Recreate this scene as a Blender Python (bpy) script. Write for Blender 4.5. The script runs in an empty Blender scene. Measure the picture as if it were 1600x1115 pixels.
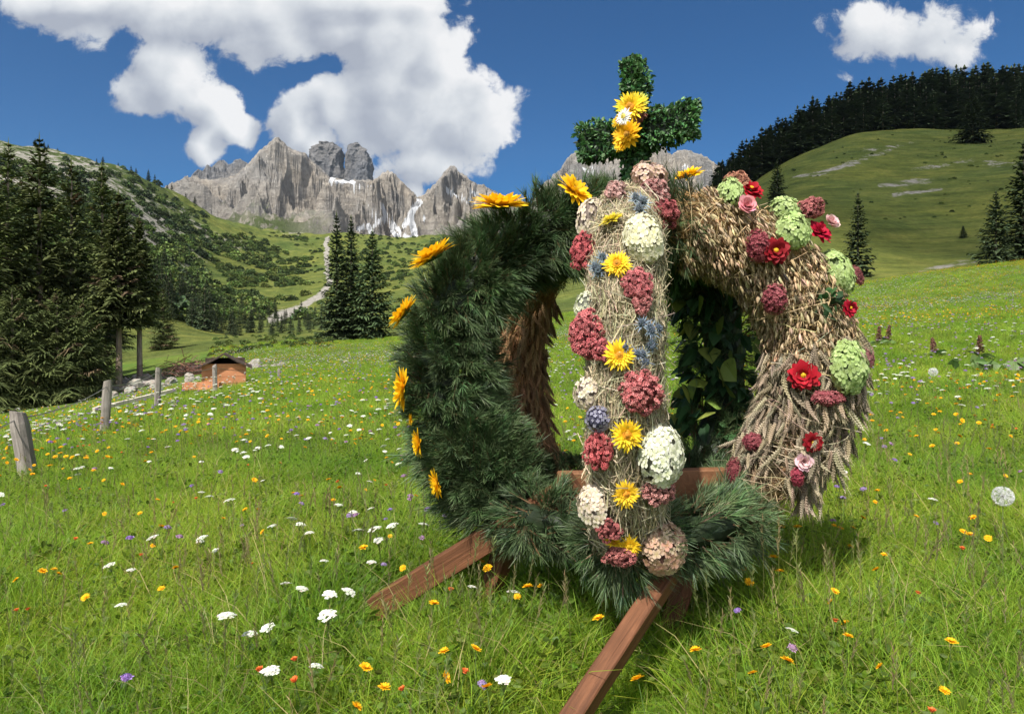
import bpy, math, random
import numpy as np
from mathutils import Vector, Matrix

rng = np.random.default_rng(11)
random.seed(11)
S = bpy.context.scene
COL = S.collection
rad = math.radians

# ------------------------------------------------------------------ camera, world, sun, exposure
F, CX, HY, EYE = 1062.0, 800.0, 520.0, 1.2       # focal length in photo pixels, centre column, horizon row, eye height (m)
cd = bpy.data.cameras.new('camera'); cam = bpy.data.objects.new('camera', cd); COL.objects.link(cam)
cam.location = (0, 0, EYE); cam.rotation_euler = (rad(90), 0, 0)
cd.sensor_width = 36; cd.lens = 36 * F / 1600; cd.shift_y = -37.5 / 1600
cd.clip_start = 0.05; cd.clip_end = 20000
S.camera = cam
S.view_settings.view_transform = 'Standard'; S.view_settings.look = 'None'
S.view_settings.gamma = 1; S.view_settings.exposure = 1.0
SUN_DIR = Vector((-0.30, -0.60, 0.95)).normalized()   # towards the sun: high, behind the camera on the left
sd = bpy.data.lights.new('sun', 'SUN'); sd.energy = 4.3; sd.angle = rad(1.0); sd.color = (1.0, 0.955, 0.88)
so = bpy.data.objects.new('sun', sd); COL.objects.link(so); so.rotation_euler = SUN_DIR.to_track_quat('Z', 'Y').to_euler()
so.location = (0, 0, 50)
S.cycles.max_bounces = 6; S.cycles.diffuse_bounces = 3; S.cycles.glossy_bounces = 2
S.cycles.transmission_bounces = 3; S.cycles.transparent_max_bounces = 6; S.cycles.volume_bounces = 0
S.cycles.caustics_reflective = False; S.cycles.caustics_refractive = False


def N(nt, kind, **kw):
    n = nt.nodes.new(kind)
    for k, v in kw.items():
        setattr(n, k, v)
    return n


def lk(nt, a, b):
    nt.links.new(a, b)


def mathn(nt, op, a, b=None, c=None, clamp=False):
    n = nt.nodes.new('ShaderNodeMath'); n.operation = op; n.use_clamp = clamp
    for i, x in enumerate((a, b, c)):
        if x is None: continue
        if isinstance(x, (int, float)): n.inputs[i].default_value = x
        else: nt.links.new(x, n.inputs[i])
    return n.outputs[0]


def vmath(nt, op, a, b=None):
    n = nt.nodes.new('ShaderNodeVectorMath'); n.operation = op
    for i, x in enumerate((a, b)):
        if x is None: continue
        if isinstance(x, (tuple, list)): n.inputs[i].default_value = x
        else: nt.links.new(x, n.inputs[i])
    return n.outputs['Value'] if op in ('LENGTH', 'DOT_PRODUCT') else n.outputs['Vector']


def noise(nt, vec, scale, detail=4, rough=0.5, dist=0.0):
    n = nt.nodes.new('ShaderNodeTexNoise')
    n.inputs['Scale'].default_value = scale; n.inputs['Detail'].default_value = detail
    n.inputs['Roughness'].default_value = rough; n.inputs['Distortion'].default_value = dist
    if vec is not None: nt.links.new(vec, n.inputs['Vector'])
    return n


def ramp(nt, fac, stops):
    n = nt.nodes.new('ShaderNodeValToRGB'); e = n.color_ramp.elements
    while len(e) < len(stops): e.new(0.5)
    for k, (p, c) in enumerate(stops):
        e[k].position = p; e[k].color = (*c, 1) if len(c) == 3 else c
    nt.links.new(fac, n.inputs[0])
    return n.outputs[0]


def mixc(nt, fac, a, b, mode='MIX'):
    n = nt.nodes.new('ShaderNodeMix'); n.data_type = 'RGBA'; n.blend_type = mode
    if isinstance(fac, (int, float)): n.inputs[0].default_value = fac
    else: nt.links.new(fac, n.inputs[0])
    for s, x in ((6, a), (7, b)):
        if isinstance(x, (tuple, list)): n.inputs[s].default_value = (*x[:3], 1)
        else: nt.links.new(x, n.inputs[s])
    return n.outputs[2]


def sm(nt, x, lo, hi):
    n = nt.nodes.new('ShaderNodeMapRange'); n.interpolation_type = 'SMOOTHSTEP'
    n.inputs[1].default_value = lo; n.inputs[2].default_value = hi
    nt.links.new(x, n.inputs[0])
    return n.outputs[0]


# clouds of the sky, as direction blobs: (u, v, ru, rv) with u = x/y, v = z/y
def uv(px, py, rx, ry, wt=1.0): return ((px - CX) / F, (HY - py) / F, rx / F, ry / F, wt)
CLOUDS = [uv(640, 165, 160, 112), uv(735, 190, 88, 78), uv(605, 60, 120, 92), uv(672, 258, 105, 46), uv(690, 95, 60, 60),
          uv(478, 172, 40, 42), uv(497, 216, 34, 40), uv(520, 160, 50, 60),
          uv(330, 22, 340, 56), uv(425, 58, 110, 60), uv(130, 8, 170, 36), uv(560, 5, 180, 40),
          uv(268, 118, 88, 70), uv(212, 142, 52, 42), uv(325, 172, 62, 52), uv(318, 220, 40, 42), uv(372, 200, 40, 30),
          uv(1395, 52, 150, 62, .42), uv(1460, 76, 95, 44, .40), uv(1345, 40, 70, 30, .35), uv(642, 300, 34, 26),
          uv(-260, 130, 200, 90), uv(1960, 150, 260, 70), uv(900, -260, 420, 110), uv(470, 190, 55, 62), uv(560, 290, 110, 30, .5)]
w = bpy.data.worlds.new('World'); S.world = w; w.use_nodes = True
wn = w.node_tree; wn.nodes.clear()
gt = bpy.data.node_groups.new('cloud_density', 'ShaderNodeTree')
gt.interface.new_socket('uv', in_out='INPUT', socket_type='NodeSocketVector')
gt.interface.new_socket('density', in_out='OUTPUT', socket_type='NodeSocketFloat')
gt.interface.new_socket('soft', in_out='OUTPUT', socket_type='NodeSocketFloat')
gi, go = gt.nodes.new('NodeGroupInput'), gt.nodes.new('NodeGroupOutput')
acc = None
for (cu, cv, ru, rv, wt) in CLOUDS:
    d = vmath(gt, 'SUBTRACT', gi.outputs[0], (cu, cv, 0))
    d = vmath(gt, 'MULTIPLY', d, (1 / ru, 1 / rv, 0))
    d = mathn(gt, 'MULTIPLY', mathn(gt, 'SUBTRACT', 1.0, vmath(gt, 'LENGTH', d)), wt)
    if acc is None: acc = d
    else: acc = mathn(gt, 'SMOOTH_MAX', acc, d, 0.25)
acc = mathn(gt, 'MINIMUM', acc, 0.75)
n1 = noise(gt, gi.outputs[0], 7.0, 8, 0.55, 0.2)
n2 = noise(gt, gi.outputs[0], 22.0, 9, 0.66, 0.3)
v1 = gt.nodes.new('ShaderNodeTexVoronoi'); v1.feature = 'SMOOTH_F1'; v1.inputs['Scale'].default_value = 17.0
v1.inputs['Smoothness'].default_value = 0.6
wob = vmath(gt, 'ADD', gi.outputs[0], vmath(gt, 'MULTIPLY', vmath(gt, 'SUBTRACT', n1.outputs['Color'], (.5, .5, .5)), (.08, .08, 0)))
lk(gt, wob, v1.inputs['Vector'])
q = mathn(gt, 'MULTIPLY_ADD', mathn(gt, 'SUBTRACT', n1.outputs[0], 0.5), 1.15, acc)
q = mathn(gt, 'MULTIPLY_ADD', mathn(gt, 'SUBTRACT', 0.42, v1.outputs['Distance']), 0.50, q)
lk(gt, q, go.inputs[1])
q = mathn(gt, 'MULTIPLY_ADD', mathn(gt, 'SUBTRACT', n2.outputs[0], 0.5), 1.15, q)
lk(gt, q, go.inputs[0])

tc = N(wn, 'ShaderNodeTexCoord')
sep = N(wn, 'ShaderNodeSeparateXYZ'); lk(wn, tc.outputs['Generated'], sep.inputs[0])
yy = mathn(wn, 'MAXIMUM', sep.outputs[1], 0.03)
cmb = N(wn, 'ShaderNodeCombineXYZ')
lk(wn, mathn(wn, 'DIVIDE', sep.outputs[0], yy), cmb.inputs[0]); lk(wn, mathn(wn, 'DIVIDE', sep.outputs[2], yy), cmb.inputs[1])
g1 = wn.nodes.new('ShaderNodeGroup'); g1.node_tree = gt; lk(wn, cmb.outputs[0], g1.inputs[0])
g2 = wn.nodes.new('ShaderNodeGroup'); g2.node_tree = gt
lk(wn, vmath(wn, 'ADD', cmb.outputs[0], (0.030, 0.022, 0)), g2.inputs[0])
dens = g1.outputs[0]
alpha = mathn(wn, 'MULTIPLY', sm(wn, dens, -0.02, 0.24), sm(wn, sep.outputs[1], 0.05, 0.2))
slope = mathn(wn, 'SUBTRACT', g1.outputs[1], g2.outputs[1])
lit = mathn(wn, 'MULTIPLY_ADD', slope, 1.25, 0.50)
lit = mathn(wn, 'MULTIPLY_ADD', mathn(wn, 'SUBTRACT', dens, g1.outputs[1]), 0.40, lit)
core = sm(wn, g1.outputs[1], 0.25, 0.95)                               # thick middles turn grey
lit = mathn(wn, 'SUBTRACT', lit, mathn(wn, 'MULTIPLY', core, 0.24), clamp=True)
ccol = ramp(wn, lit, [(0.0, (2.4, 2.6, 3.05)), (0.35, (3.25, 3.45, 3.8)), (0.70, (4.35, 4.5, 4.7)), (1.0, (5.35, 5.35, 5.4))])
sky = N(wn, 'ShaderNodeTexSky', sky_type='NISHITA')
sky.sun_disc = False; sky.sun_elevation = math.asin(SUN_DIR.z); sky.sun_rotation = math.atan2(SUN_DIR.x, SUN_DIR.y)
sky.altitude = 1600; sky.air_density = 1.0; sky.dust_density = 0.15; sky.ozone_density = 5.0
hs = N(wn, 'ShaderNodeHueSaturation'); hs.inputs['Saturation'].default_value = 1.10; hs.inputs['Value'].default_value = 1.0
lk(wn, sky.outputs[0], hs.inputs['Color'])
skyc = mixc(wn, 1.0, hs.outputs[0], (0.16, 0.405, 0.53), 'MULTIPLY')
bg = N(wn, 'ShaderNodeBackground'); bg.inputs[1].default_value = 0.085
# bright broken clouds added behind and above the camera as white fill light
nb = noise(wn, tc.outputs['Generated'], 2.6, 6, 0.6, 0.3)
behind = mathn(wn, 'MULTIPLY', sm(wn, mathn(wn, 'MULTIPLY', sep.outputs[1], -1.0), -0.12, 0.30), sm(wn, sep.outputs[2], 0.0, 0.12))
alpha2 = mathn(wn, 'MULTIPLY', sm(wn, nb.outputs[0], 0.40, 0.56), behind)
allsky = mixc(wn, alpha2, mixc(wn, alpha, skyc, ccol), (10.5, 10.6, 10.8))
lk(wn, allsky, bg.inputs[0])
wo = N(wn, 'ShaderNodeOutputWorld'); lk(wn, bg.outputs[0], wo.inputs[0])
w.cycles.sampling_method = 'MANUAL'; w.cycles.sample_map_resolution = 512

# ------------------------------------------------------------------ numpy helpers
_p = rng.permutation(256); PERM = np.concatenate([_p, _p, _p])
GR = rng.normal(size=(256, 3)); GR /= np.linalg.norm(GR, axis=1)[:, None]


def perlin(p):
    p = np.asarray(p, float); i = np.floor(p).astype(int); f = p - i; i &= 255
    u = f * f * f * (f * (f * 6 - 15) + 10)
    out = 0
    for dx in (0, 1):
        for dy in (0, 1):
            for dz in (0, 1):
                h = PERM[PERM[PERM[(i[..., 0] + dx) & 255] + ((i[..., 1] + dy) & 255)] + ((i[..., 2] + dz) & 255)]
                g = GR[h]
                d = (g * (f - np.array([dx, dy, dz]))).sum(-1)
                wx = u[..., 0] if dx else 1 - u[..., 0]
                wy = u[..., 1] if dy else 1 - u[..., 1]
                wz = u[..., 2] if dz else 1 - u[..., 2]
                out = out + d * wx * wy * wz
    return out


def fbm(p, o=5, lac=2.03, gain=0.5):
    p = np.asarray(p, float); a, s = 1.0, 0
    for k in range(o):
        s = s + a * perlin(p + 17.3 * k); p = p * lac; a *= gain
    return s


def ridged(p, o=5, lac=2.1, gain=0.52):
    p = np.asarray(p, float); a, s, prev = 1.0, 0, 1.0
    for k in range(o):
        r = 1 - np.abs(perlin(p + 9.7 * k)) * 1.6
        r = np.clip(r, 0, 1) ** 2
        s = s + a * r * prev; prev = np.clip(r, 0.2, 1); p = p * lac; a *= gain
    return s


def unit(v):
    v = np.asarray(v, float)
    return v / np.maximum(np.linalg.norm(v, axis=-1, keepdims=True), 1e-9)


def frames(d, spin=None):
    """rotation matrices whose local z lies along d, turned by spin about it"""
    d = unit(d); n = len(d)
    a = np.where(np.abs(d[:, 2:3]) < 0.9, np.array([[0, 0, 1.0]]), np.array([[1.0, 0, 0]]))
    x = unit(np.cross(a, d)); y = np.cross(d, x)
    if spin is not None:
        c, s_ = np.cos(spin)[:, None], np.sin(spin)[:, None]
        x, y = c * x + s_ * y, c * y - s_ * x
    return np.stack([x, y, d], -1)


def rdir(n): return unit(rng.normal(size=(n, 3)))


class Geo:
    def __init__(self): self.v, self.f, self.c, self.m, self.n = [], [], [], [], 0

    def add(self, v, fs, c=(.5, .5, .5), mi=0):
        v = np.asarray(v, float).reshape(-1, 3)
        c = np.broadcast_to(np.asarray(c, float), (len(v), 3))
        if not isinstance(fs, list): fs = [fs]
        for f in fs:
            f = np.asarray(f, int)
            self.f.append(f + self.n); self.m.append(np.full(len(f), mi))
        self.v.append(v); self.c.append(c); self.n += len(v)

    def strips(self, P, Sd, W, Cl, mi=0):
        P = np.asarray(P, float); n, k = P.shape[:2]
        if n == 0: return
        Sd = np.asarray(Sd, float)
        if Sd.ndim == 2: Sd = Sd[:, None, :]
        W = np.broadcast_to(np.asarray(W, float), (n, k))[..., None]
        V = np.stack([P - Sd * W, P + Sd * W], 2)
        Cl = np.asarray(Cl, float)
        if Cl.ndim == 2: Cl = Cl[:, None, :]
        Cc = np.broadcast_to(Cl if Cl.ndim == 3 else Cl[None, None], (n, k, 3))
        Cc = np.repeat(Cc[:, :, None, :], 2, 2)
        a = (np.arange(n)[:, None] * k + np.arange(k - 1)[None]).reshape(-1) * 2
        self.add(V.reshape(-1, 3), np.stack([a, a + 1, a + 3, a + 2], 1), Cc.reshape(-1, 3), mi)

    def inst(self, t, Rm, T, sc, col=None, mi=None):
        tv, tf, tcc, tm = t
        n, k = len(T), len(tv)
        if n == 0: return
        sc = np.asarray(sc, float)
        sc = sc.reshape(-1, 1, 1) if sc.ndim < 2 else sc[:, None, :]
        V = np.einsum('nij,nkj->nki', Rm, np.broadcast_to(tv[None] * sc, (n, k, 3))) + np.asarray(T)[:, None, :]
        cc = np.broadcast_to(tcc[None], (n, k, 3))
        if col is not None: cc = cc * np.asarray(col)[:, None, :]
        off = (np.arange(n) * k)[:, None, None]
        self.v.append(V.reshape(-1, 3)); self.c.append(cc.reshape(-1, 3))
        for f, m in zip(tf, tm):
            self.f.append((f[None] + off).reshape(-1, f.shape[1]) + self.n)
            self.m.append(np.full(n * len(f), m if mi is None else mi))
        self.n += n * k

    def template(self):
        return (np.concatenate(self.v), list(self.f), np.concatenate(self.c), [int(m[0]) if len(m) else 0 for m in self.m])

    def build(self, name, mats, parent=None, smooth=False, link=True, origin=None):
        me = bpy.data.meshes.new(name)
        V = np.concatenate(self.v) if self.v else np.zeros((0, 3))
        if origin is not None: V = V - np.asarray(origin)
        me.vertices.add(len(V)); me.vertices.foreach_set('co', V.astype(np.float32).ravel())
        lens = np.concatenate([np.full(len(f), f.shape[1]) for f in self.f])
        loops = np.concatenate([f.ravel() for f in self.f])
        me.loops.add(len(loops)); me.loops.foreach_set('vertex_index', loops.astype(np.int32))
        me.polygons.add(len(lens))
        me.polygons.foreach_set('loop_start', np.concatenate([[0], np.cumsum(lens)[:-1]]).astype(np.int32))
        if not isinstance(mats, (list, tuple)): mats = [mats]
        for m in mats: me.materials.append(m)
        me.polygons.foreach_set('material_index', np.concatenate(self.m).astype(np.int32))
        me.polygons.foreach_set('use_smooth', np.full(len(lens), smooth))
        ca = me.color_attributes.new('Col', 'FLOAT_COLOR', 'POINT')
        cc = np.concatenate(self.c); cc = np.concatenate([cc, np.ones((len(cc), 1))], 1)
        ca.data.foreach_set('color', cc.astype(np.float32).ravel())
        me.update(calc_edges=True)
        o = bpy.data.objects.new(name, me)
        if origin is not None: o.location = Vector(origin)
        if link: COL.objects.link(o)
        if parent is not None:
            o.parent = parent
            o.matrix_parent_inverse = parent.matrix_basis.inverted()
        return o


def grid_faces(a, b, wrap=False):
    i = np.arange(a - 1)[:, None]; j = np.arange(b if wrap else b - 1)[None]
    q = i * b + j; r = i * b + (j + 1) % b
    return np.stack([q, r, r + b, q + b], -1).reshape(-1, 4)


def tag(o, label=None, cat=None, group=None, kind=None):
    if label: o['label'] = label
    if cat: o['category'] = cat
    if group: o['group'] = group
    if kind: o['kind'] = kind
    return o


def empty(name, loc, label=None, cat=None, group=None):
    o = bpy.data.objects.new(name, None); COL.objects.link(o); o.location = Vector(loc); o.empty_display_size = 0.1
    return tag(o, label, cat, group)


def varc(base, n, amt=0.18, hue=0.06):
    """n colours scattered around base"""
    b = np.asarray(base, float)[None]
    return np.clip(b * (1 + amt * rng.normal(size=(n, 1))) * (1 + hue * rng.normal(size=(n, 3))), 0.002, 0.95)


# ------------------------------------------------------------------ materials
def new_mat(name):
    m = bpy.data.materials.new(name); m.use_nodes = True
    nt = m.node_tree; nt.nodes.clear()
    out = N(nt, 'ShaderNodeOutputMaterial'); b = N(nt, 'ShaderNodeBsdfPrincipled'); lk(nt, b.outputs[0], out.inputs[0])
    return m, nt, b, out


def attr_mat(name, rough=0.75, spec=0.25, transl=0.0, patch=None, rnd=0.0, bump=None, vary=0.0, tcol=(1, 1, 1)):
    """colour from the mesh's own Col attribute (leaf, petal, straw colours)"""
    m, nt, b, out = new_mat(name)
    at = N(nt, 'ShaderNodeAttribute', attribute_name='Col'); c = at.outputs['Color']
    geo = N(nt, 'ShaderNodeNewGeometry')
    if patch:
        sc, ca, cb = patch
        nz = noise(nt, geo.outputs['Position'], sc, 3, 0.6)
        c = mixc(nt, 1.0, c, ramp(nt, nz.outputs[0], [(0.35, ca), (0.65, cb)]), 'MULTIPLY')
    if vary:
        nz = noise(nt, geo.outputs['Position'], vary, 4, 0.6)
        c = mixc(nt, 1.0, c, ramp(nt, nz.outputs[0], [(0.3, (.72, .7, .68)), (0.7, (1.2, 1.2, 1.2))]), 'MULTIPLY')
    if rnd:
        oi = N(nt, 'ShaderNodeObjectInfo'); h = N(nt, 'ShaderNodeHueSaturation'); lk(nt, c, h.inputs['Color'])
        lk(nt, mathn(nt, 'MULTIPLY_ADD', oi.outputs['Random'], 2 * rnd, 1 - rnd), h.inputs['Value'])
        lk(nt, mathn(nt, 'MULTIPLY_ADD', oi.outputs['Random'], 0.06 * rnd, 0.5 - 0.03 * rnd), h.inputs['Hue'])
        c = h.outputs[0]
    lk(nt, c, b.inputs['Base Color']); b.inputs['Roughness'].default_value = rough; b.inputs['Specular IOR Level'].default_value = spec
    if bump:
        nz = noise(nt, geo.outputs['Position'], bump[0], 4, 0.6); bp = N(nt, 'ShaderNodeBump')
        bp.inputs['Strength'].default_value = bump[1]; bp.inputs['Distance'].default_value = bump[2]
        lk(nt, nz.outputs[0], bp.inputs['Height']); lk(nt, bp.outputs[0], b.inputs['Normal'])
    if transl:
        t = N(nt, 'ShaderNodeBsdfTranslucent'); lk(nt, mixc(nt, 1.0, c, tcol, 'MULTIPLY'), t.inputs[0])
        mx = N(nt, 'ShaderNodeMixShader'); mx.inputs[0].default_value = transl
        lk(nt, b.outputs[0], mx.inputs[1]); lk(nt, t.outputs[0], mx.inputs[2]); lk(nt, mx.outputs[0], out.inputs[0])
    return m


def wood_mat(name, ca, cb, grain=(6, 6, 0.6), rough=0.75, scale=6, bump=0.3, stain=None):
    m, nt, b, out = new_mat(name)
    tcn = N(nt, 'ShaderNodeTexCoord'); v = vmath(nt, 'MULTIPLY', tcn.outputs['Object'], grain)
    n1 = noise(nt, v, scale, 6, 0.65, 0.6); n2 = noise(nt, tcn.outputs['Object'], scale * .5, 3, 0.6)
    c = ramp(nt, n1.outputs[0], [(0.28, ca), (0.52, tuple((np.array(ca) + np.array(cb)) / 2)), (0.74, cb)])
    c = mixc(nt, 1.0, c, ramp(nt, n2.outputs[0], [(0.3, (.75, .72, .7)), (0.7, (1.15, 1.12, 1.1))]), 'MULTIPLY')
    vo = nt.nodes.new('ShaderNodeTexVoronoi'); vo.inputs['Scale'].default_value = 4.5; lk(nt, vmath(nt, 'MULTIPLY', tcn.outputs['Object'], (1.6, 1.6, 1.0)), vo.inputs['Vector'])
    c = mixc(nt, sm(nt, mathn(nt, 'ADD', vo.outputs['Distance'], mathn(nt, 'MULTIPLY', n1.outputs[0], .12)), .10, .19), mixc(nt, 1.0, c, (.35, .28, .25), 'MULTIPLY'), c)
    lk(nt, c, b.inputs['Base Color']); b.inputs['Roughness'].default_value = rough; b.inputs['Specular IOR Level'].default_value = 0.25
    bp = N(nt, 'ShaderNodeBump'); bp.inputs['Strength'].default_value = bump; bp.inputs['Distance'].default_value = 0.01
    lk(nt, n1.outputs[0], bp.inputs['Height']); lk(nt, bp.outputs[0], b.inputs['Normal'])
    return m


M_GRASS = attr_mat('grass_blades', 0.55, 0.3, 0.5, patch=(0.8, (0.66, 0.78, 0.62), (1.28, 1.12, 1.0)), rnd=0.2, tcol=(1.1, 1.15, .6))
M_LEAF = attr_mat('leaf', 0.5, 0.35, 0.25)
M_PETAL = attr_mat('petal', 0.65, 0.2, 0.3)
M_NEEDLE = attr_mat('pine_needles', 0.5, 0.35, 0.12)
M_STRAW = attr_mat('straw', 0.65, 0.3, 0.15)
M_CONIFER = attr_mat('conifer_sprays', 0.7, 0.2, 0.15, rnd=0.22)
M_BARK = attr_mat('bark', 0.9, 0.1, bump=(9, 0.6, 0.05), vary=3.0)
M_SHRUB = attr_mat('shrub_leaves', 0.7, 0.2, 0.2, rnd=0.3)
M_ROCKS = attr_mat('limestone', 0.9, 0.15, bump=(5, 0.7, 0.08), vary=2.2)
M_LEG = wood_mat('stained_wood', (.060, .024, .010), (.185, .078, .036), (7, 7, 0.45), 0.65, 9, 0.5)
M_BEAM = wood_mat('base_wood', (.13, .06, .028), (.26, .125, .06), (0.6, 6, 6), 0.6, 7, 0.25)
M_POST = wood_mat('weathered_wood', (.13, .115, .10), (.36, .33, .30), (7, 7, 0.35), 0.9, 6, 0.8)
M_HUT = wood_mat('new_larch_boards', (.38, .155, .072), (.56, .255, .13), (1, 6, 6), 0.75, 3, 0.3)
M_ROOF = wood_mat('dark_shingles', (.03, .022, .018), (.085, .06, .045), (4, 1, 1), 0.9, 5, 0.6)

# ------------------------------------------------------------------ terrain
COLS = {
    -700: [(.5, 0), (5, -.3), (10, -1), (25, -2.2), (60, 2), (200, 60), (400, 150), (600, 190), (950, 150)],
    0: [(.5, 0), (3, 0), (5, -.1), (6, -.15), (8, -.35), (12, -.75), (20, -1.35), (35, -2.0), (60, -1.5), (100, 6), (200, 44), (330, 88), (450, 126), (520, 145), (650, 138), (950, 120)],
    150: [(.5, 0), (4, 0), (6, -.05), (8.3, -.06), (12, -.42), (20, -1.05), (35, -1.6), (60, -1.), (100, 4), (200, 35), (330, 77), (450, 115), (520, 134), (650, 124), (950, 110)],
    245: [(.5, 0), (8, 0), (12, -.1), (16, -.35), (25, -.8), (40, -1.0), (60, -.5), (90, 1), (150, 8), (250, 34), (400, 80), (560, 124), (700, 112), (950, 100)],
    335: [(.5, 0), (8, 0), (16, -.2), (20, -.35), (30, -.5), (45, -.3), (60, .0), (75, .7), (110, .5), (160, 3), (250, 17), (400, 58), (600, 104), (750, 100), (950, 90)],
    450: [(.5, 0), (10, 0), (20, -.1), (26, -.1), (35, -.35), (50, .2), (65, 1.0), (80, .7), (110, .5), (160, 3), (230, 10), (300, 22), (450, 57), (600, 87), (700, 97), (950, 80)],
    560: [(.5, 0), (10, .05), (22, .05), (30, -.05), (50, .2), (70, .9), (100, 1), (160, 4), (300, 27), (450, 58), (620, 88), (700, 94), (950, 80)],
    700: [(.5, 0), (10, .1), (25, .2), (40, .3), (70, 2), (120, 5), (200, 16), (300, 34), (450, 62), (620, 88), (700, 92), (950, 80)],
    900: [(.5, 0), (10, .15), (25, .5), (40, 1.2), (70, 4), (120, 11), (200, 24), (300, 42), (450, 66), (620, 86), (950, 80)],
    1050: [(.5, 0), (5, .05), (10, .25), (25, 1.0), (40, 2), (60, 4.5), (100, 11), (160, 24), (230, 40), (300, 50), (450, 60), (950, 70)],
    1140: [(.5, 0), (5, .1), (10, .35), (25, 1.45), (40, 3), (60, 5.5), (100, 14), (150, 26), (200, 40), (240, 50), (280, 55), (350, 55), (950, 50)],
    1240: [(.5, 0), (5, .15), (10, .5), (20, 1.35), (30, 2.1), (45, 3.6), (60, 5.5), (100, 15.5), (150, 34), (200, 53), (240, 62), (300, 66), (950, 60)],
    1330: [(.5, 0), (5, .15), (10, .5), (20, 1.5), (30, 2.25), (45, 4.2), (55, 5), (70, 6), (100, 14.5), (150, 35), (200, 59), (230, 71), (300, 84), (380, 86), (950, 70)],
    1450: [(.5, 0), (5, .15), (10, .55), (20, 1.6), (30, 2.35), (45, 4.9), (55, 6.1), (65, 6.3), (80, 8.5), (100, 14), (150, 35), (200, 58), (230, 69), (300, 92), (380, 100), (950, 80)],
    1600: [(.5, 0), (5, .2), (10, .6), (20, 1.8), (30, 2.7), (45, 5.5), (55, 7.2), (65, 7.4), (80, 10), (100, 16), (150, 38), (200, 59), (230, 70), (300, 95), (380, 105), (950, 90)],
    2300: [(.5, 0), (5, .3), (10, .9), (20, 2.4), (30, 4), (55, 10), (100, 25), (200, 75), (300, 120), (950, 150)],
}
TH = np.radians(np.arange(-180, 180.01, 0.4)); LR = np.linspace(math.log(.3), math.log(950), 330)
_th, _rows = [], []
for px_, prof in sorted(COLS.items()):
    t_ = math.atan2(px_ - CX, F)
    lr = [math.log(d / math.cos(t_)) for d, z in prof]
    _th.append(t_); _rows.append(np.interp(LR, lr, [z for d, z in prof]))
_th = np.array(_th); _rows = np.array(_rows)
ZT = np.array([np.interp(TH, _th, _rows[:, j]) for j in range(len(LR))]).T
fade = 1 - np.clip((np.abs(TH) - rad(75)) / rad(50), 0, 1); fade = fade * fade * (3 - 2 * fade)
ZT = ZT * fade[:, None]


def smooth1(A, ax, s):
    k = np.exp(-np.arange(-3 * s, 3 * s + 1) ** 2 / (2.0 * s * s)); k /= k.sum()
    P = np.pad(A, [(3 * s, 3 * s) if i == ax else (0, 0) for i in range(2)], mode='edge')
    return np.apply_along_axis(lambda v: np.convolve(v, k, 'valid'), ax, P)


ZT = smooth1(smooth1(ZT, 1, 2), 0, 4)


def zt(x, y):
    x = np.asarray(x, float); y = np.asarray(y, float)
    r = np.hypot(x, y); th = np.arctan2(x, y)
    a = np.clip((th - TH[0]) / (TH[1] - TH[0]), 0, len(TH) - 1.001); b = np.clip((np.log(np.maximum(r, .3)) - LR[0]) / (LR[1] - LR[0]), 0, len(LR) - 1.001)
    i, j = a.astype(int), b.astype(int); fa, fb = a - i, b - j
    z = (ZT[i, j] * (1 - fa) + ZT[i + 1, j] * fa) * (1 - fb) + (ZT[i, j + 1] * (1 - fa) + ZT[i + 1, j + 1] * fa) * fb
    p = np.stack([x, y, np.zeros_like(x)], -1)
    z = z + 0.035 * perlin(p * 0.9 + 3.3) * np.clip(r / 2, 0, 1)
    z = z + np.clip(r - 40, 0, 400) * 0.008 * fbm(p / 38.0 + 7.7, 4) * (1 + np.clip((r - 250) / 200, 0, 1.6))
    return z


def hit(px, py, dmin=1.5, dmax=900):
    """where the ray of a photo pixel meets the terrain"""
    d = np.exp(np.linspace(math.log(dmin), math.log(dmax), 900))
    x = (px - CX) / F * d; zr = EYE + (HY - py) / F * d
    k = np.nonzero(zr < zt(x, d))[0]
    k = k[0] if len(k) else len(d) - 1
    return np.array([x[k], d[k], float(zt(x[k], d[k]))])


def at_d(px, d):
    x = (px - CX) / F * d
    return np.array([x, d, float(zt(x, d))])


def px_pt(px, py, d): return np.array([(px - CX) / F * d, d, EYE + (HY - py) / F * d])


def proj(P):
    P = np.asarray(P, float)
    return CX + F * P[..., 0] / P[..., 1], HY - F * (P[..., 2] - EYE) / P[..., 1]


def seg_dist(px, py, pts):
    """pixel distance from points to a polyline with per-vertex half width; returns (dist / width)"""
    best = np.full(px.shape, 1e9)
    for (x0, y0, w0), (x1, y1, w1) in zip(pts[:-1], pts[1:]):
        dx, dy = x1 - x0, y1 - y0
        t = np.clip(((px - x0) * dx + (py - y0) * dy) / (dx * dx + dy * dy), 0, 1)
        best = np.minimum(best, np.hypot(px - x0 - t * dx, py - y0 - t * dy) / (w0 + (w1 - w0) * t))
    return best


def meadow_mat():
    m, nt, b, out = new_mat('meadow_soil')
    geo = N(nt, 'ShaderNodeNewGeometry')
    n1 = noise(nt, geo.outputs['Position'], 3.0, 6, 0.65); n2 = noise(nt, geo.outputs['Position'], 0.22, 4, 0.6)
    c = ramp(nt, n1.outputs[0], [(0.3, (.045, .07, .014)), (0.7, (.10, .15, .03))])
    c = mixc(nt, 1.0, c, ramp(nt, n2.outputs[0], [(0.35, (.85, 1., .8)), (0.65, (1.25, 1.1, .9))]), 'MULTIPLY')
    lk(nt, c, b.inputs['Base Color']); b.inputs['Roughness'].default_value = 0.95; b.inputs['Specular IOR Level'].default_value = 0.1
    bp = N(nt, 'ShaderNodeBump'); bp.inputs['Strength'].default_value = 0.8; bp.inputs['Distance'].default_value = 0.08
    lk(nt, n1.outputs[0], bp.inputs['Height']); lk(nt, bp.outputs[0], b.inputs['Normal'])
    return m


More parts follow.
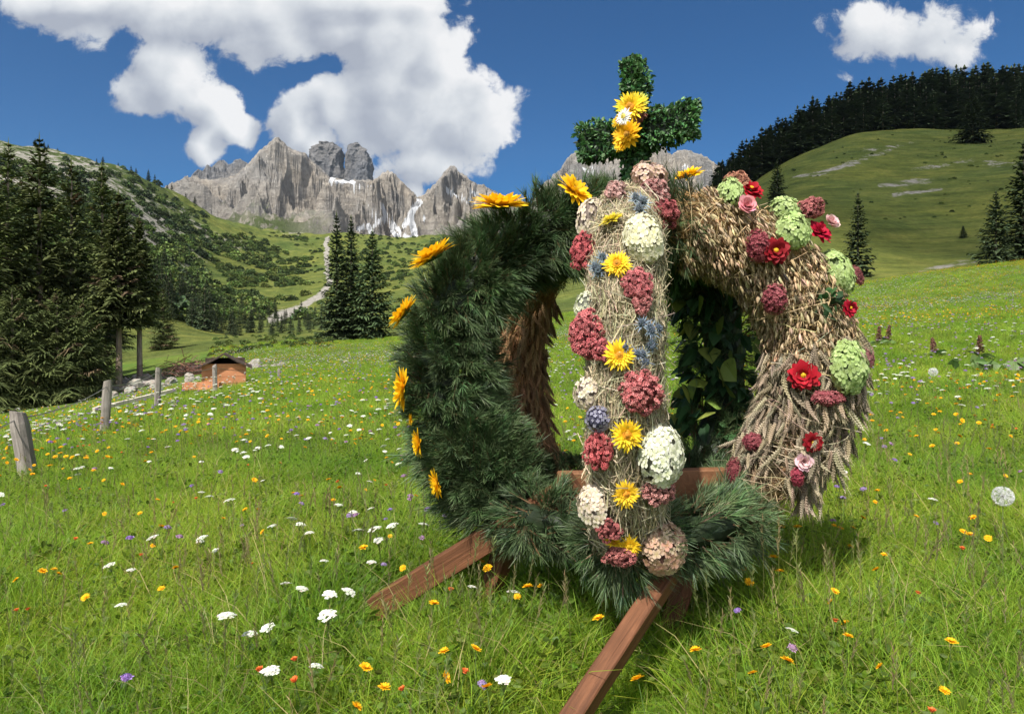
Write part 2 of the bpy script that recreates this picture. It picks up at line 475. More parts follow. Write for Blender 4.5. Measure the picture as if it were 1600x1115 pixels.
def hill_mat():
    m, nt, b, out = new_mat('alpine_slope')
    geo = N(nt, 'ShaderNodeNewGeometry'); P = geo.outputs['Position']
    at = N(nt, 'ShaderNodeAttribute', attribute_name='Col'); sp = N(nt, 'ShaderNodeSeparateColor'); lk(nt, at.outputs['Color'], sp.inputs[0])
    big = noise(nt, P, 0.03, 6, 0.62, 0.4); mid = noise(nt, P, 0.16, 6, 0.66); fine = noise(nt, P, 1.3, 6, 0.7)
    g = ramp(nt, mid.outputs[0], [(0.3, (.055, .075, .020)), (0.5, (.088, .108, .028)), (0.7, (.135, .145, .042))])
    g = mixc(nt, 1.0, g, ramp(nt, big.outputs[0], [(0.35, (.75, .85, .8)), (0.65, (1.25, 1.15, .95))]), 'MULTIPLY')
    g = mixc(nt, 1.0, g, ramp(nt, fine.outputs[0], [(0.3, (.7, .72, .7)), (0.7, (1.3, 1.28, 1.25))]), 'MULTIPLY')
    trk = noise(nt, vmath(nt, 'MULTIPLY', P, (.12, .12, 1.6)), 1.0, 5, 0.65, 0.5)
    g = mixc(nt, 1.0, g, ramp(nt, trk.outputs[0], [(0.32, (.70, .70, .66)), (0.5, (1., 1., 1.)), (0.7, (1.25, 1.2, 1.12))]), 'MULTIPLY')
    r = ramp(nt, fine.outputs[0], [(0.25, (.12, .11, .095)), (0.55, (.27, .25, .22)), (0.8, (.44, .42, .38))])
    # R = bare rock / scree, G = dark scrub with painted shade
    rk = mathn(nt, 'ADD', sp.outputs[0], mathn(nt, 'MULTIPLY', mathn(nt, 'SUBTRACT', mid.outputs[0], 0.5), 2.2))
    rk = mathn(nt, 'ADD', rk, mathn(nt, 'MULTIPLY', mathn(nt, 'SUBTRACT', fine.outputs[0], 0.5), 0.9))
    rk = mathn(nt, 'MULTIPLY', rk, sm(nt, sp.outputs[0], 0.02, 0.2))
    c = mixc(nt, mathn(nt, 'MULTIPLY', sp.outputs[1], 0.85), g, mixc(nt, 1.0, g, (.45, .55, .55), 'MULTIPLY'))
    c = mixc(nt, sm(nt, rk, 0.55, 0.85), c, r)
    lk(nt, c, b.inputs['Base Color']); b.inputs['Roughness'].default_value = 0.95; b.inputs['Specular IOR Level'].default_value = 0.1
    bp = N(nt, 'ShaderNodeBump'); bp.inputs['Strength'].default_value = 0.9; bp.inputs['Distance'].default_value = 1.2
    lk(nt, mathn(nt, 'ADD', mathn(nt, 'ADD', mid.outputs[0], mathn(nt, 'MULTIPLY', trk.outputs[0], 0.6)), mathn(nt, 'MULTIPLY', fine.outputs[0], 0.4)), bp.inputs['Height']); lk(nt, bp.outputs[0], b.inputs['Normal'])
    return m


def polar(name, mat, r0, r1, nr, kind='structure', cap=False):
    th = np.concatenate([np.radians(np.arange(-180, -48, 2.0)), np.radians(np.arange(-48, 48, 0.11)), np.radians(np.arange(48, 180.01, 2.0))])
    rr = np.exp(np.linspace(math.log(r0), math.log(r1), nr))
    T, Rr = np.meshgrid(th, rr, indexing='ij')
    X, Y = Rr * np.sin(T), Rr * np.cos(T); Z = zt(X, Y)
    V = np.stack([X, Y, Z], -1)
    c = np.zeros(V.shape)
    if name == 'hillside':
        ok = Y > 10
        px = np.where(ok, CX + F * X / np.maximum(Y, 1), -9999); py = HY - F * (Z - EYE) / np.maximum(Y, 1)
        jit = fbm(V / 14.0, 4) * 6
        # pale gravel gully running down the bowl
        s = seg_dist(px + jit, py, [(512, 372, 3), (510, 405, 3), (514, 440, 3.5), (500, 462, 4), (470, 482, 5), (440, 492, 6.5), (424, 498, 6)])
        c[..., 0] = np.maximum(c[..., 0], np.where(Y > 120, np.clip(1.6 - s * .75, 0, 1), 0))
        # rock bands high on the left slope
        for pts, wt in [([(-50, 255, 45), (120, 285, 50), (220, 350, 50), (290, 400, 30)], .74), ([(120, 262, 10), (180, 300, 14), (240, 345, 14), (285, 385, 9)], .68),
                        ([(0, 245, 16), (60, 255, 14), (120, 262, 12)], .7),
                        ([(285, 330, 8), (330, 375, 12), (385, 385, 9)], .62), ([(215, 350, 9), (232, 400, 4), (240, 425, 2)], .75),
                        ([(295, 478, 4), (300, 500, 5)], .8), ([(340, 300, 12), (400, 335, 14), (465, 362, 8)], .75)]:
            s = seg_dist(px + jit, py + jit * .5, pts)
            c[..., 0] = np.maximum(c[..., 0], np.where(Y > 100, np.clip(1.25 - s * .6, 0, 1) * wt, 0))
        # stony streaks on the right hill
        for pts in [[(1270, 275, 2), (1330, 255, 4), (1385, 236, 4)], [(1240, 278, 2), (1290, 268, 4)], [(1330, 238, 3), (1430, 224, 3)],
                    [(1420, 265, 3), (1520, 252, 5)], [(1375, 290, 4), (1460, 282, 3)], [(1540, 255, 5), (1600, 262, 4)], [(1400, 305, 3), (1470, 295, 2)],
                    [(1440, 425, 2), (1500, 412, 4), (1530, 408, 2)]]:
            s = seg_dist(px + jit, py + jit * .4, pts)
            c[..., 0] = np.maximum(c[..., 0], np.where((Y > 70) & (Y < 300), np.clip(1.3 - s * .5, 0, 1) * .62, 0))
        # dwarf pine cover with shade painted in, on the upper left ridge
        c[..., 1] = np.where((px < 330) & (py < 420) & (Y > 100), np.clip((420 - py) / 80, 0, 1), 0) * np.clip((330 - px) / 90, 0, 1)
    g = Geo(); g.add(V, grid_faces(len(th), nr), c.reshape(-1, 3))
    if cap:
        n0 = g.n; g.add([[0, 0, float(zt(0, 0))]], np.zeros((0, 3), int), (0, 0, 0))
        i = np.arange(len(th) - 1); f = np.stack([np.full(len(i), n0), (i + 1) * nr, i * nr], 1)
        g.f.append(f); g.m.append(np.zeros(len(f)))
    return tag(g.build(name, mat, smooth=True), kind=kind)


M_MEADOW = meadow_mat(); M_HILL = hill_mat()
polar('meadow', M_MEADOW, 0.35, 58, 210, cap=True)
polar('hillside', M_HILL, 58, 940, 430)

# ------------------------------------------------------------------ mountains
def rock_mat(name, ca, cb, cc, snow=True, green=True):
    m, nt, b, out = new_mat(name)
    geo = N(nt, 'ShaderNodeNewGeometry'); P = geo.outputs['Position']
    at = N(nt, 'ShaderNodeAttribute', attribute_name='Col'); sp = N(nt, 'ShaderNodeSeparateColor'); lk(nt, at.outputs['Color'], sp.inputs[0])
    big = noise(nt, P, 0.008, 6, 0.6, 0.5); mid = noise(nt, P, 0.05, 9, 0.80, 0.4)
    st = noise(nt, vmath(nt, 'MULTIPLY', P, (.25, .25, 2.2)), 0.018, 6, 0.7, 0.8)
    c = ramp(nt, mid.outputs[0], [(0.27, ca), (0.5, cb), (0.75, cc)])
    c = mixc(nt, 1.0, c, ramp(nt, big.outputs[0], [(0.35, (.82, .84, .88)), (0.65, (1.14, 1.06, .96))]), 'MULTIPLY')
    c = mixc(nt, 1.0, c, ramp(nt, st.outputs[0], [(0.35, (.8, .8, .8)), (0.62, (1.12, 1.12, 1.12))]), 'MULTIPLY')
    sn = N(nt, 'ShaderNodeSeparateXYZ'); lk(nt, geo.outputs['Normal'], sn.inputs[0])
    if green:   # turf on the gentler ledges
        gf = mathn(nt, 'MULTIPLY', sp.outputs[1], sm(nt, mathn(nt, 'ADD', sn.outputs[2], mathn(nt, 'MULTIPLY', mathn(nt, 'SUBTRACT', mid.outputs[0], .5), .9)), 0.42, 0.62))
        c = mixc(nt, gf, c, (.085, .11, .035))
    b.inputs['Roughness'].default_value = 0.95; b.inputs['Specular IOR Level'].default_value = 0.1
    if snow:
        s = mathn(nt, 'ADD', sp.outputs[0], mathn(nt, 'MULTIPLY', mathn(nt, 'SUBTRACT', mid.outputs[0], 0.5), 0.8))
        c = mixc(nt, sm(nt, s, 0.42, 0.52), c, (.80, .81, .83))
    lk(nt, c, b.inputs['Base Color'])
    bp = N(nt, 'ShaderNodeBump'); bp.inputs['Strength'].default_value = 1.0; bp.inputs['Distance'].default_value = 18.0
    lk(nt, mathn(nt, 'ADD', mid.outputs[0], mathn(nt, 'MULTIPLY', st.outputs[0], 0.5)), bp.inputs['Height']); lk(nt, bp.outputs[0], b.inputs['Normal'])
    return m


M_ROCK = rock_mat('mountain_limestone', (.155, .148, .14), (.345, .32, .288), (.56, .53, .485))
M_ROCKB = rock_mat('grey_limestone', (.095, .097, .105), (.175, .175, .18), (.29, .288, .29), green=False)

SNOW = [[(632, 352, 5), (640, 338, 5), (648, 322, 6), (655, 316, 6)], [(648, 365, 6), (644, 350, 6), (640, 340, 5)],
        [(585, 352, 3), (600, 342, 5), (615, 350, 4), (626, 362, 3)], [(596, 318, 3), (602, 335, 4)], [(560, 358, 4), (575, 352, 5), (582, 365, 4)],
        [(525, 283, 2.6), (545, 282, 3.6), (560, 288, 3), (580, 291, 2.5)], [(517, 284, 4), (524, 270, 4), (533, 265, 3)], [(532, 268, 2.2), (556, 267, 2)],
        [(696, 292, 2), (706, 300, 3), (722, 309, 3), (742, 318, 3)], [(735, 300, 3), (745, 305, 3)], [(612, 360, 4), (618, 368, 4), (640, 371, 5)],
        [(575, 330, 1.5), (590, 340, 2)], [(665, 345, 2), (660, 335, 2)], [(905, 262, 2), (930, 270, 3)], [(1062, 262, 2), (1090, 268, 3)]]
SCREE = [[(390, 330, 3), (420, 346, 4), (470, 366, 5)], [(290, 302, 5), (330, 318, 4), (360, 330, 4)]]


def massif(name, sky, y0, yc, y1, vbase, amp, mat, nu, ny, u_pad=0, freq=1.0, seed=0.0, snow=True, steep=1.25, envp=0.8):
    """a ridge whose crest stands yc metres away under the skyline given in photo pixels"""
    sx = [(p - CX) / F for p, _ in sky]; sv = [(HY - q) / F for _, q in sky]
    u = np.linspace(sx[0], sx[-1], nu); y = np.concatenate([np.linspace(y0, yc, ny), np.linspace(yc, y1, ny // 4)[1:]])
    U, Y = np.meshgrid(u, y, indexing='ij'); X = U * Y
    zc = EYE + np.interp(u, sx, sv)[:, None] * yc
    zb = EYE + vbase * y0
    t = np.clip((Y - y0) / (yc - y0), 0, 1)
    prof = np.where(t < .5, .5 * (t / .5) ** steep, 1 - .5 * ((1 - t) / .5) ** (1 / steep * 1.15))
    Z = zb + (zc - zb) * prof
    back = np.clip((Y - yc) / (y1 - yc), 0, 1); Z = Z - back * (zc - zb) * 0.9
    wx = 240 * fbm(np.stack([X / 480, Y / 420, 0 * X + seed + 3], -1), 3); wy = 140 * fbm(np.stack([X / 380, Y / 380, 0 * X + seed + 8], -1), 3)
    q = np.stack([(X + wx + .9 * (Y - yc) * fbm(np.stack([X / 700, 0 * X, 0 * X + seed + 1.7], -1), 2)) * freq / 340, (Y + wy) * freq / 360, Z * freq / 700 + seed], -1)        # buttresses and gullies run down the fall line
    q2 = np.stack([(X - wy * .5) * freq / 105, (Y + wx) * freq / 130, Z * freq / 150 + seed], -1)
    env = np.clip(t * 3.0, 0, 1) * np.clip((1 - t) * 3.0 + .18, 0, 1) ** envp
    Z = Z + amp * env * (ridged(q + .35 * fbm(q * 1.7, 3)[..., None], 5, 2.1, .40) - 0.85) + amp * .26 * env * (ridged(q2, 5, 2.1, .5) - .8)
    q3 = np.stack([X * freq / 38, Y * freq / 38, Z * freq / 60 + seed], -1)
    Z = Z + amp * .11 * np.clip(t * 3, 0, 1) * (ridged(q3, 4) - .8)
    v = (Z - EYE) / Y; vs = np.interp(u, sx, sv) + 0.0034 * fbm(np.stack([u * 130, u * 0 + seed, u * 0], -1), 4)
    dlt = v.max(1) - vs; k = np.exp(-np.arange(-6, 7) ** 2 / 12.); dlt = np.convolve(np.pad(dlt, 6, mode='edge'), k / k.sum(), 'valid')
    Z = Z - dlt[:, None] * Y * t ** 1.5
    over = np.maximum((Z - EYE) / Y - vs[:, None] - .0015, 0); Z = Z - over * Y * .85
    c = np.zeros(Z.shape + (3,))
    px, py = CX + F * U, HY - F * (Z - EYE) / Y
    jit = 3 * fbm(np.stack([X / 60, Y / 60, Z / 60], -1), 4)
    if snow:
        for pts in SNOW: c[..., 0] = np.maximum(c[..., 0], np.clip(1.2 - seg_dist(px + jit, py + jit, pts) * .85, 0, 1))
    c[..., 1] = np.clip((py - 300) / 45 + .25 * jit, 0, 1) * np.clip((560 - px) / 120, 0.25, 1)
    g = Geo(); g.add(np.stack([X, Y, Z], -1), grid_faces(nu, len(y)), c.reshape(-1, 3))
    return tag(g.build(name, mat, smooth=False), kind='structure')


massif('mountain_massif', [(150, 330), (240, 318), (285, 292), (300, 287), (320, 291), (345, 290), (368, 285), (384, 272), (396, 258), (405, 243), (418, 236), (429, 222), (437, 226), (445, 235),
                  (458, 243), (470, 244), (482, 255), (500, 268), (515, 284), (545, 290), (562, 287), (585, 286), (600, 281), (612, 275), (620, 279), (628, 287), (640, 303), (650, 317),
                  (657, 320), (666, 311), (678, 296), (690, 283), (703, 270), (712, 272), (724, 280), (740, 286), (756, 296), (785, 315), (830, 322), (850, 296), (866, 280), (880, 262), (892, 247),
                  (905, 246), (925, 240), (940, 246), (960, 252), (985, 247), (1010, 250), (1035, 238), (1050, 246), (1062, 240), (1078, 241), (1092, 246), (1105, 252), (1120, 262), (1150, 280), (1220, 300)],
       900, 2300, 2900, 0.128, 250, M_ROCK, 1000, 340)
massif('mountain_ridge', [(270, 330), (290, 300), (300, 276), (309, 266), (316, 270), (324, 259), (331, 263), (341, 253), (350, 251), (357, 259), (366, 252), (376, 250), (385, 255), (392, 266), (402, 282), (430, 300), (480, 330)],
       2350, 2900, 3200, 0.19, 150, M_ROCKB, 300, 120, freq=1.3, seed=5.0, snow=False, steep=1.0, envp=.4)


def tower(name, sil, yc, depth, seed, label):
    """free-standing rock tower lofted between its left and right outline (photo pixels), as deep as it is wide"""
    g = Geo(); rows, nseg = [], 90
    zs = np.linspace(0, 1, 70); pys = np.array([s[0] for s in sil], float); ls = np.array([s[1] for s in sil], float); rs = np.array([s[2] for s in sil], float)
    py = np.interp(zs, np.linspace(0, 1, len(pys)), pys); l = np.interp(py, pys[::-1], ls[::-1]); r = np.interp(py, pys[::-1], rs[::-1])
    a = np.linspace(0, 2 * math.pi, nseg, endpoint=False)
    ca, sa = np.cos(a), np.sin(a); e = 0.72
    for k in range(len(zs)):
        xc, hw = ((l[k] + r[k]) / 2 - CX) / F * yc, (r[k] - l[k]) / 2 / F * yc
        z = EYE + (HY - py[k]) / F * yc
        rows.append(np.stack([xc + hw * np.sign(ca) * np.abs(ca) ** e, yc + hw * depth * np.sign(sa) * np.abs(sa) ** e, np.full(nseg, z)], -1))
    V = np.array(rows); q = V / np.array([30, 30, 130.0]) + seed
    d = unit(np.stack([V[..., 0] - V[..., 0].mean(1, keepdims=True), V[..., 1] - yc, 0 * V[..., 0]], -1))
    V = V + d * (12 * (ridged(q, 5) - .95) + 5 * fbm(V / 14.0 + seed, 4))[..., None]
    V[..., 2] += 5 * fbm(V / 25.0 + seed, 3)
    c = np.zeros(V.shape)
    g.add(V, grid_faces(len(zs), nseg, True), c.reshape(-1, 3))
    top = V[-1].mean(0); n0 = g.n; g.add([top], np.zeros((0, 3), int), (0, 0, 0))
    j = np.arange(nseg); b0 = (len(zs) - 1) * nseg
    g.f.append(np.stack([b0 + j, b0 + (j + 1) % nseg, np.full(nseg, n0)], 1)); g.m.append(np.zeros(nseg))
    o = g.build(name, M_ROCKB, smooth=False)
    return tag(o, label, 'rock tower', kind='structure')


tower('mountain_tower', [(300, 478, 542), (275, 481, 540), (262, 482, 538), (250, 483, 536), (241, 485, 535), (234, 489, 532), (228, 494, 528), (224, 501, 521), (222, 507, 514)], 2380, .8, 1.0, 'blunt grey rock tower left of its narrower twin on the crest')
tower('mountain_tower', [(300, 534, 588), (285, 536, 584), (270, 538, 581), (258, 539, 580), (248, 540, 577), (239, 543, 573), (231, 547, 568), (226, 551, 562), (224, 555, 559)], 2380, .8, 6.0, 'narrow grey rock tower right of its blunter twin on the crest')


# ------------------------------------------------------------------ spruces
def spruce_geo(H, Rb, bare=0.06, levels=40, nb=7, ntw=9, wid=0.05, seed=0, base=(.022, .045, .014), tip=(.06, .095, .028), droop=.5, gaps=.1, dead=0.0):
    r = np.random.default_rng(seed); g = Geo(); tr = Geo()
    ns = 14; zz = np.linspace(-0.3, H * .985, 14)
    rad0 = 0.012 * H + .03
    rr = rad0 * (1 - np.clip(zz, 0, H) / H) ** .8 + .012; rr[0] *= 1.5
    a = np.linspace(0, 2 * math.pi, ns, endpoint=False)
    wob = np.cumsum(r.normal(size=(14, 2)) * .012 * H / 14, 0)
    V = np.stack([rr[:, None] * np.cos(a) + wob[:, :1], rr[:, None] * np.sin(a) + wob[:, 1:], np.broadcast_to(zz[:, None], (14, ns))], -1)
    tr.add(V, grid_faces(14, ns, True), varc((.24, .19, .15), 14 * ns, .1))
    z0 = bare * H
    for lv in range(levels):
        s = (lv + r.random() * .9) / levels; s = min(s, .995)
        z = z0 + (H - z0) * s ** 1.08
        L0 = Rb * ((1 - s) ** .82) * min(1, .62 + s * 2.4) + .02 * H * (1 - s) + .05
        n = max(3, int(round(nb * (1 - .4 * s) + r.random())))
        az = r.random() * 6.28 + np.arange(n) * 6.283 / n + r.normal(size=n) * .25
        for k in range(n):
            if r.random() < gaps: continue
            L = L0 * (.62 + .55 * r.random())
            up = .55 * s - droop * (1 - s) * .55 + r.normal() * .07
            o = np.array([math.cos(az[k]), math.sin(az[k]), 0])
            ts = np.linspace(0, 1, 6)
            curve = np.outer(ts * L, o); curve[:, 2] = z + L * (up * ts - droop * .35 * ts ** 2 * (1 - s) + .20 * ts ** 3)
            curve[:, :2] += np.interp(z, zz, wob[:, 0]), np.interp(z, zz, wob[:, 1])
            side = np.array([-o[1], o[0], 0])
            colb = np.array(base) * (1 + .22 * r.normal()) + (np.array(tip) - base) * r.random() * .5
            if r.random() < dead: colb = np.array([.11, .075, .045]) * (.7 + .5 * r.random())
            # the branch's own top spray, then side twigs drooping on both sides
            g.strips(curve[None], side[None], wid * np.array([[.5, .9, 1, .9, .7, .1]]) * (.5 + L * .35), colb[None])
            m = max(4, int(ntw * (.45 + .55 * L / max(Rb, .1))))
            tt = np.clip(.12 + .86 * (np.arange(m) + r.random(m)) / m, 0, 1); sg = np.where(np.arange(m) % 2 == 0, 1, -1) * np.ones(m)
            p0 = np.stack([np.interp(tt, ts, curve[:, i]) for i in range(3)], -1)
            tl = L * (.40 * (1 - tt) + .13) * (.7 + .6 * r.random(m)) + .04
            dr = unit(o[None] * (.55 + .3 * r.random((m, 1))) + side[None] * (sg * (.55 + .35 * r.random(m)))[:, None] + np.array([[0, 0, 1.0]]) * r.normal(size=(m, 1)) * .12)
            sag = tl * (.15 + .45 * r.random(m)) * (.35 + .65 * (1 - s))
            p1 = p0 + dr * (tl * .55)[:, None] - np.array([0, 0, 1.0]) * (sag * .3)[:, None]
            p2 = p0 + dr * tl[:, None] - np.array([0, 0, 1.0]) * sag[:, None]
            sd = unit(np.cross(dr, rdir_l(r, m) * .45 + np.array([0, 0, 1.0])))
            cc = colb[None] * (1 + .16 * r.normal(size=(m, 1)))
            ct = cc + (np.array(tip) - np.array(base)) * (.25 + .5 * r.random((m, 1)))
            g.strips(np.stack([p0, p1, p2], 1), sd, wid * np.array([[.75, 1.0, .12]]) * (.6 + .6 * r.random((m, 1))), np.clip(np.stack([cc, cc, ct], 1), .003, 1))
    # leader
    g.strips(np.array([[[wob[-1, 0], wob[-1, 1], H * .95], [wob[-1, 0], wob[-1, 1], H * 1.0], [wob[-1, 0], wob[-1, 1], H * 1.03]]]).repeat(2, 0), np.array([[1, 0, 0], [0, 1, 0.]]), wid * np.array([[.6, .5, .05]]), np.array(tip)[None])
    return g, tr


def rdir_l(r, n): return unit(r.normal(size=(n, 3)))


def spruce(loc, label, group, rz=0, sink=0.1, protos={}, key=None, scale=1.0, sxy=None, **kw):
    """a spruce of its own: crown and trunk under one Empty; trees with the same key share their meshes"""
    if key not in protos:
        g, tr = spruce_geo(**kw)
        protos[key] = (g, tr, None)
        cm = g.build('crown', M_CONIFER, link=False); tm = tr.build('trunk', M_BARK, smooth=True, link=False)
        protos[key] = (cm, tm)
    cm, tm = protos[key]
    e = empty('spruce_tree', (loc[0], loc[1], loc[2] - sink), label, 'tree', group); e.rotation_euler.z = rz
    e.scale = (sxy or scale, sxy or scale, scale)
    for src in (cm, tm):
        c = src.copy(); COL.objects.link(c); c.parent = e
    return e


# the dark stand at the left edge of the meadow
LG = 'spruces of the dark stand behind the fence'
for (px, d, H, Rb, bare, sd_, lab) in [
        (62, 29, 11.2, 2.9, .03, 1, 'tallest dark spruce of the stand behind the fence, broad crown reaching the ground'),
        (-28, 27, 10.6, 2.9, .02, 2, 'dark spruce cut by the picture edge, first of the stand behind the fence'),
        (112, 32, 10.9, 2.3, .04, 3, 'dark spruce just right of the tallest one, its tip slightly lower'),
        (158, 36, 11.6, 1.9, .20, 4, 'slender dark spruce between the broad trees and the bare trunks'),
        (186, 29, 8.4, 1.35, .34, 5, 'thin spruce with a bare pale lower trunk beside the stone heap'),
        (219, 31, 7.6, 1.1, .38, 6, 'thinnest spruce with a long bare trunk, last of the stand'),
        (10, 36, 13.2, 3.2, .05, 7, 'dark spruce standing behind the tallest tree of the stand'),
        (128, 27, 4.2, 1.5, .02, 8, 'low young spruce at the foot of the dark stand'),
        (88, 25.5, 4.2, 2.3, .0, 9, 'small bushy spruce in front of the tallest one'),
        (20, 24.5, 4.4, 2.5, .0, 10, 'small bushy spruce in front of the tree at the picture edge'),
        (255, 62, 5.6, 1.5, .04, 12, 'small lone spruce right of the bare trunks')]:
    P = at_d(px, d)
    spruce(P, lab, LG, rz=sd_ * 1.3, key=('near', sd_), H=H, Rb=Rb, bare=bare, levels=int(30 + H * 2.0), nb=8 if H > 6 else 10, ntw=22 if H > 6 else 38, wid=.060 if H > 6 else .024, seed=sd_, droop=.42, gaps=.06, dead=.05,
           base=(.052, .072, .024), tip=(.145, .168, .05))
# the three spruces in the middle
for (px, d, py_top, Rb, sd_, lab) in [(527, 60, 333, 2.0, 21, 'dark spruce with ragged open top, left of the trio in mid meadow'),
                                      (549, 63, 338, 1.9, 22, 'dark spruce in the middle of the trio, its tip just lower'),
                                      (582, 60, 358, 2.5, 23, 'dense dark spruce, shortest and widest of the trio in mid meadow')]:
    P = at_d(px, d); H = EYE + (HY - py_top) / F * d - P[2]
    spruce(P, lab, 'three spruces in mid meadow', rz=sd_, key=('mid', sd_), H=H, Rb=Rb, bare=.02, levels=50, nb=8, ntw=12, wid=.11, seed=sd_, droop=.5, gaps=.1, base=(.034, .056, .024), tip=(.08, .115, .04))
# lone trees on the right hillside
for (px, pyb, pyt, asp, sd_, lab) in [(1340, 423, 300, .25, 31, 'lone spruce on the hillside just right of the crown'),
                                      (1214, 322, 250, .33, 32, 'dark spruce under the forest edge, behind the crown'),
                                      (1556, 410, 298, .36, 33, 'broad spruce at the knoll beside a taller one at the picture edge'),
                                      (1600, 404, 222, .27, 34, 'tall dark spruce at the right picture edge'),
                                      (1505, 372, 352, .40, 35, 'tiny spruce on open grass left of the broad one'),
                                      (1520, 224, 138, .42, 36, 'large spruce in front of the hilltop forest')]:
    if pyb > 400: P = at_d(px, {1340: 72, 1556: 66, 1600: 68}[px])
    else: P = hit(px, pyb, 40)
    H = EYE + (HY - pyt) / F * P[1] - P[2]
    spruce(P, lab, 'single spruces on the right hillside', rz=sd_, key=('hill', sd_), H=H, Rb=H * asp * .85, bare=.02, levels=34, nb=8, ntw=10, wid=.022 * H ** .8, seed=sd_, gaps=.08, base=(.030, .048, .022), tip=(.065, .090, .035))


# forest on the right hilltop: every tree in front is a tree of its own
def far_spruce(loc, H, label, group, v, asp=1.0, rz=0, cat='tree', protos={}):
    if v not in protos:
        g, tr = spruce_geo(H=10, Rb=2.1 + .25 * (v % 3), bare=.05, levels=22, nb=7, ntw=6, wid=.24, seed=50 + v, gaps=.06, droop=.45, base=(.036, .056, .026), tip=(.075, .10, .042))
        g2 = Geo(); g2.v, g2.f, g2.c, g2.m, g2.n = g.v + tr.v, g.f + [f + g.n for f in tr.f], g.c + tr.c, g.m + tr.m, g.n + tr.n
        protos[v] = g2.build('spruce_tree', M_CONIFER, link=False)
    o = protos[v].copy(); COL.objects.link(o); o.location = Vector(loc) - Vector((0, 0, .3)); o.rotation_euler.z = rz
    o.scale = (H / 10 * asp, H / 10 * asp, H / 10)
    return tag(o, label, cat, group)


FG = 'spruces of the forest on the right hilltop'
edge = [(1118, 205, 285), (1150, 205, 290), (1225, 210, 290), (1290, 222, 300), (1335, 232, 300), (1400, 236, 310), (1480, 236, 320), (1560, 226, 320), (1680, 222, 320)]
tops = [(1118, 262), (1150, 232), (1180, 212), (1215, 186), (1255, 160), (1300, 128), (1340, 104), (1380, 97), (1420, 92), (1465, 90), (1520, 93), (1560, 88), (1600, 82), (1680, 78)]
nf = 0
for k in range(285):
    px = 1122 + 545 * ((k * .61803) % 1.0)
    d0 = np.interp(px, [e[0] for e in edge], [e[1] for e in edge]); d1 = np.interp(px, [e[0] for e in edge], [e[2] for e in edge])
    d = d0 + (d1 - d0) * (k / 285) ** .9
    P = at_d(px, d)
    ztop = EYE + (HY - np.interp(px, [t[0] for t in tops], [t[1] for t in tops])) / F * d
    H = np.clip((ztop - P[2]) * (.62 + .50 * random.random()), 6, 24) if d > (d0 + d1) / 2 else (8 + 11 * random.random())
    if px < 1320: H = np.clip((ztop - P[2]) * (.55 + .55 * random.random()), 4, 18)
    far_spruce(P, H, 'dark spruce in the dense forest on the right hilltop', FG, k % 6, 1.15 + .6 * random.random(), random.random() * 6)
# small trees on the left ridge line
for k, px in enumerate([5, 14, 24, 33, 43, 52, 60, 68, 76, 84, 92, 104, 113, 121, 131, 142, 150, 158, 185, 204, 211, 232, 240, 262, 268, 290, 305, 318]):
    d = float(np.interp(px, [0, 150, 245, 335], [520, 520, 560, 600])) - 6
    far_spruce(at_d(px + random.uniform(-3, 3), d), random.uniform(4.5, 10), 'tiny spruce on the crest of the left ridge', 'tiny spruces on the left ridge crest', k % 6, 1.15, k)

# ------------------------------------------------------------------ the harvest crown
AX, AY = 0.466, 2.75                       # its axis on the meadow
UP = np.array([0, 0, 1.0])


def arch_curve(ang, sc=1.0, dz=0.0, foot=0.0):
    cp = np.array([(.45, .50), (.50, .545), (.61, .68), (.70, .90), (.705, 1.10), (.655, 1.30), (.55, 1.465), (.39, 1.575), (.20, 1.635), (.02, 1.655)])
    cp[:, 0] = cp[:, 0] * sc - foot * np.clip((1.1 - cp[:, 1]) / .6, 0, 1) ** 1.2; cp[:, 1] += dz * np.linspace(0, 1, len(cp))
    s_ = np.concatenate([[0], np.cumsum(np.linalg.norm(np.diff(cp, axis=0), axis=1))]); s_ /= s_[-1]
    t = np.linspace(0, 1, 160)
    r = np.interp(t, s_, cp[:, 0]); z = np.interp(t, s_, cp[:, 1])
    k = np.exp(-np.arange(-8, 9) ** 2 / 32.); k /= k.sum()
    r = np.convolve(np.pad(r, 8, mode='reflect', reflect_type='odd'), k, 'valid'); z = np.convolve(np.pad(z, 8, mode='reflect', reflect_type='odd'), k, 'valid')
    o = np.array([math.cos(rad(ang)), math.sin(rad(ang)), 0])
    C = np.array([AX, AY, 0]) + r[:, None] * o + z[:, None] * UP
    T = unit(np.gradient(C, axis=0)); B = np.cross(UP, o); B = np.broadcast_to(B, C.shape)
    Nn = unit(np.cross(T, B)); Nn = Nn * np.sign((Nn * o).sum(1).mean())
    return dict(t=t, C=C, T=T, N=Nn, B=B)


def ring_curve(r, z):
    a = np.linspace(0, 2 * math.pi, 240)
    o = np.stack([np.cos(a), np.sin(a), 0 * a], -1)
    C = np.array([AX - .02, AY, z]) + r * o
    T = np.stack([-np.sin(a), np.cos(a), 0 * a], -1)
    return dict(t=np.linspace(0, 1, 240), C=C, T=T, N=o, B=np.broadcast_to(UP, C.shape))


def on(cv, t, phi, rho):
    f = lambda A: np.stack([np.interp(t, cv['t'], A[:, i]) for i in range(3)], -1)
    C, T, Nn, B = f(cv['C']), unit(f(cv['T'])), unit(f(cv['N'])), unit(f(cv['B']))
    o = np.cos(phi)[:, None] * Nn + np.sin(phi)[:, None] * B
    return C + np.asarray(rho)[..., None] * o if np.ndim(rho) else C + rho * o, o, T


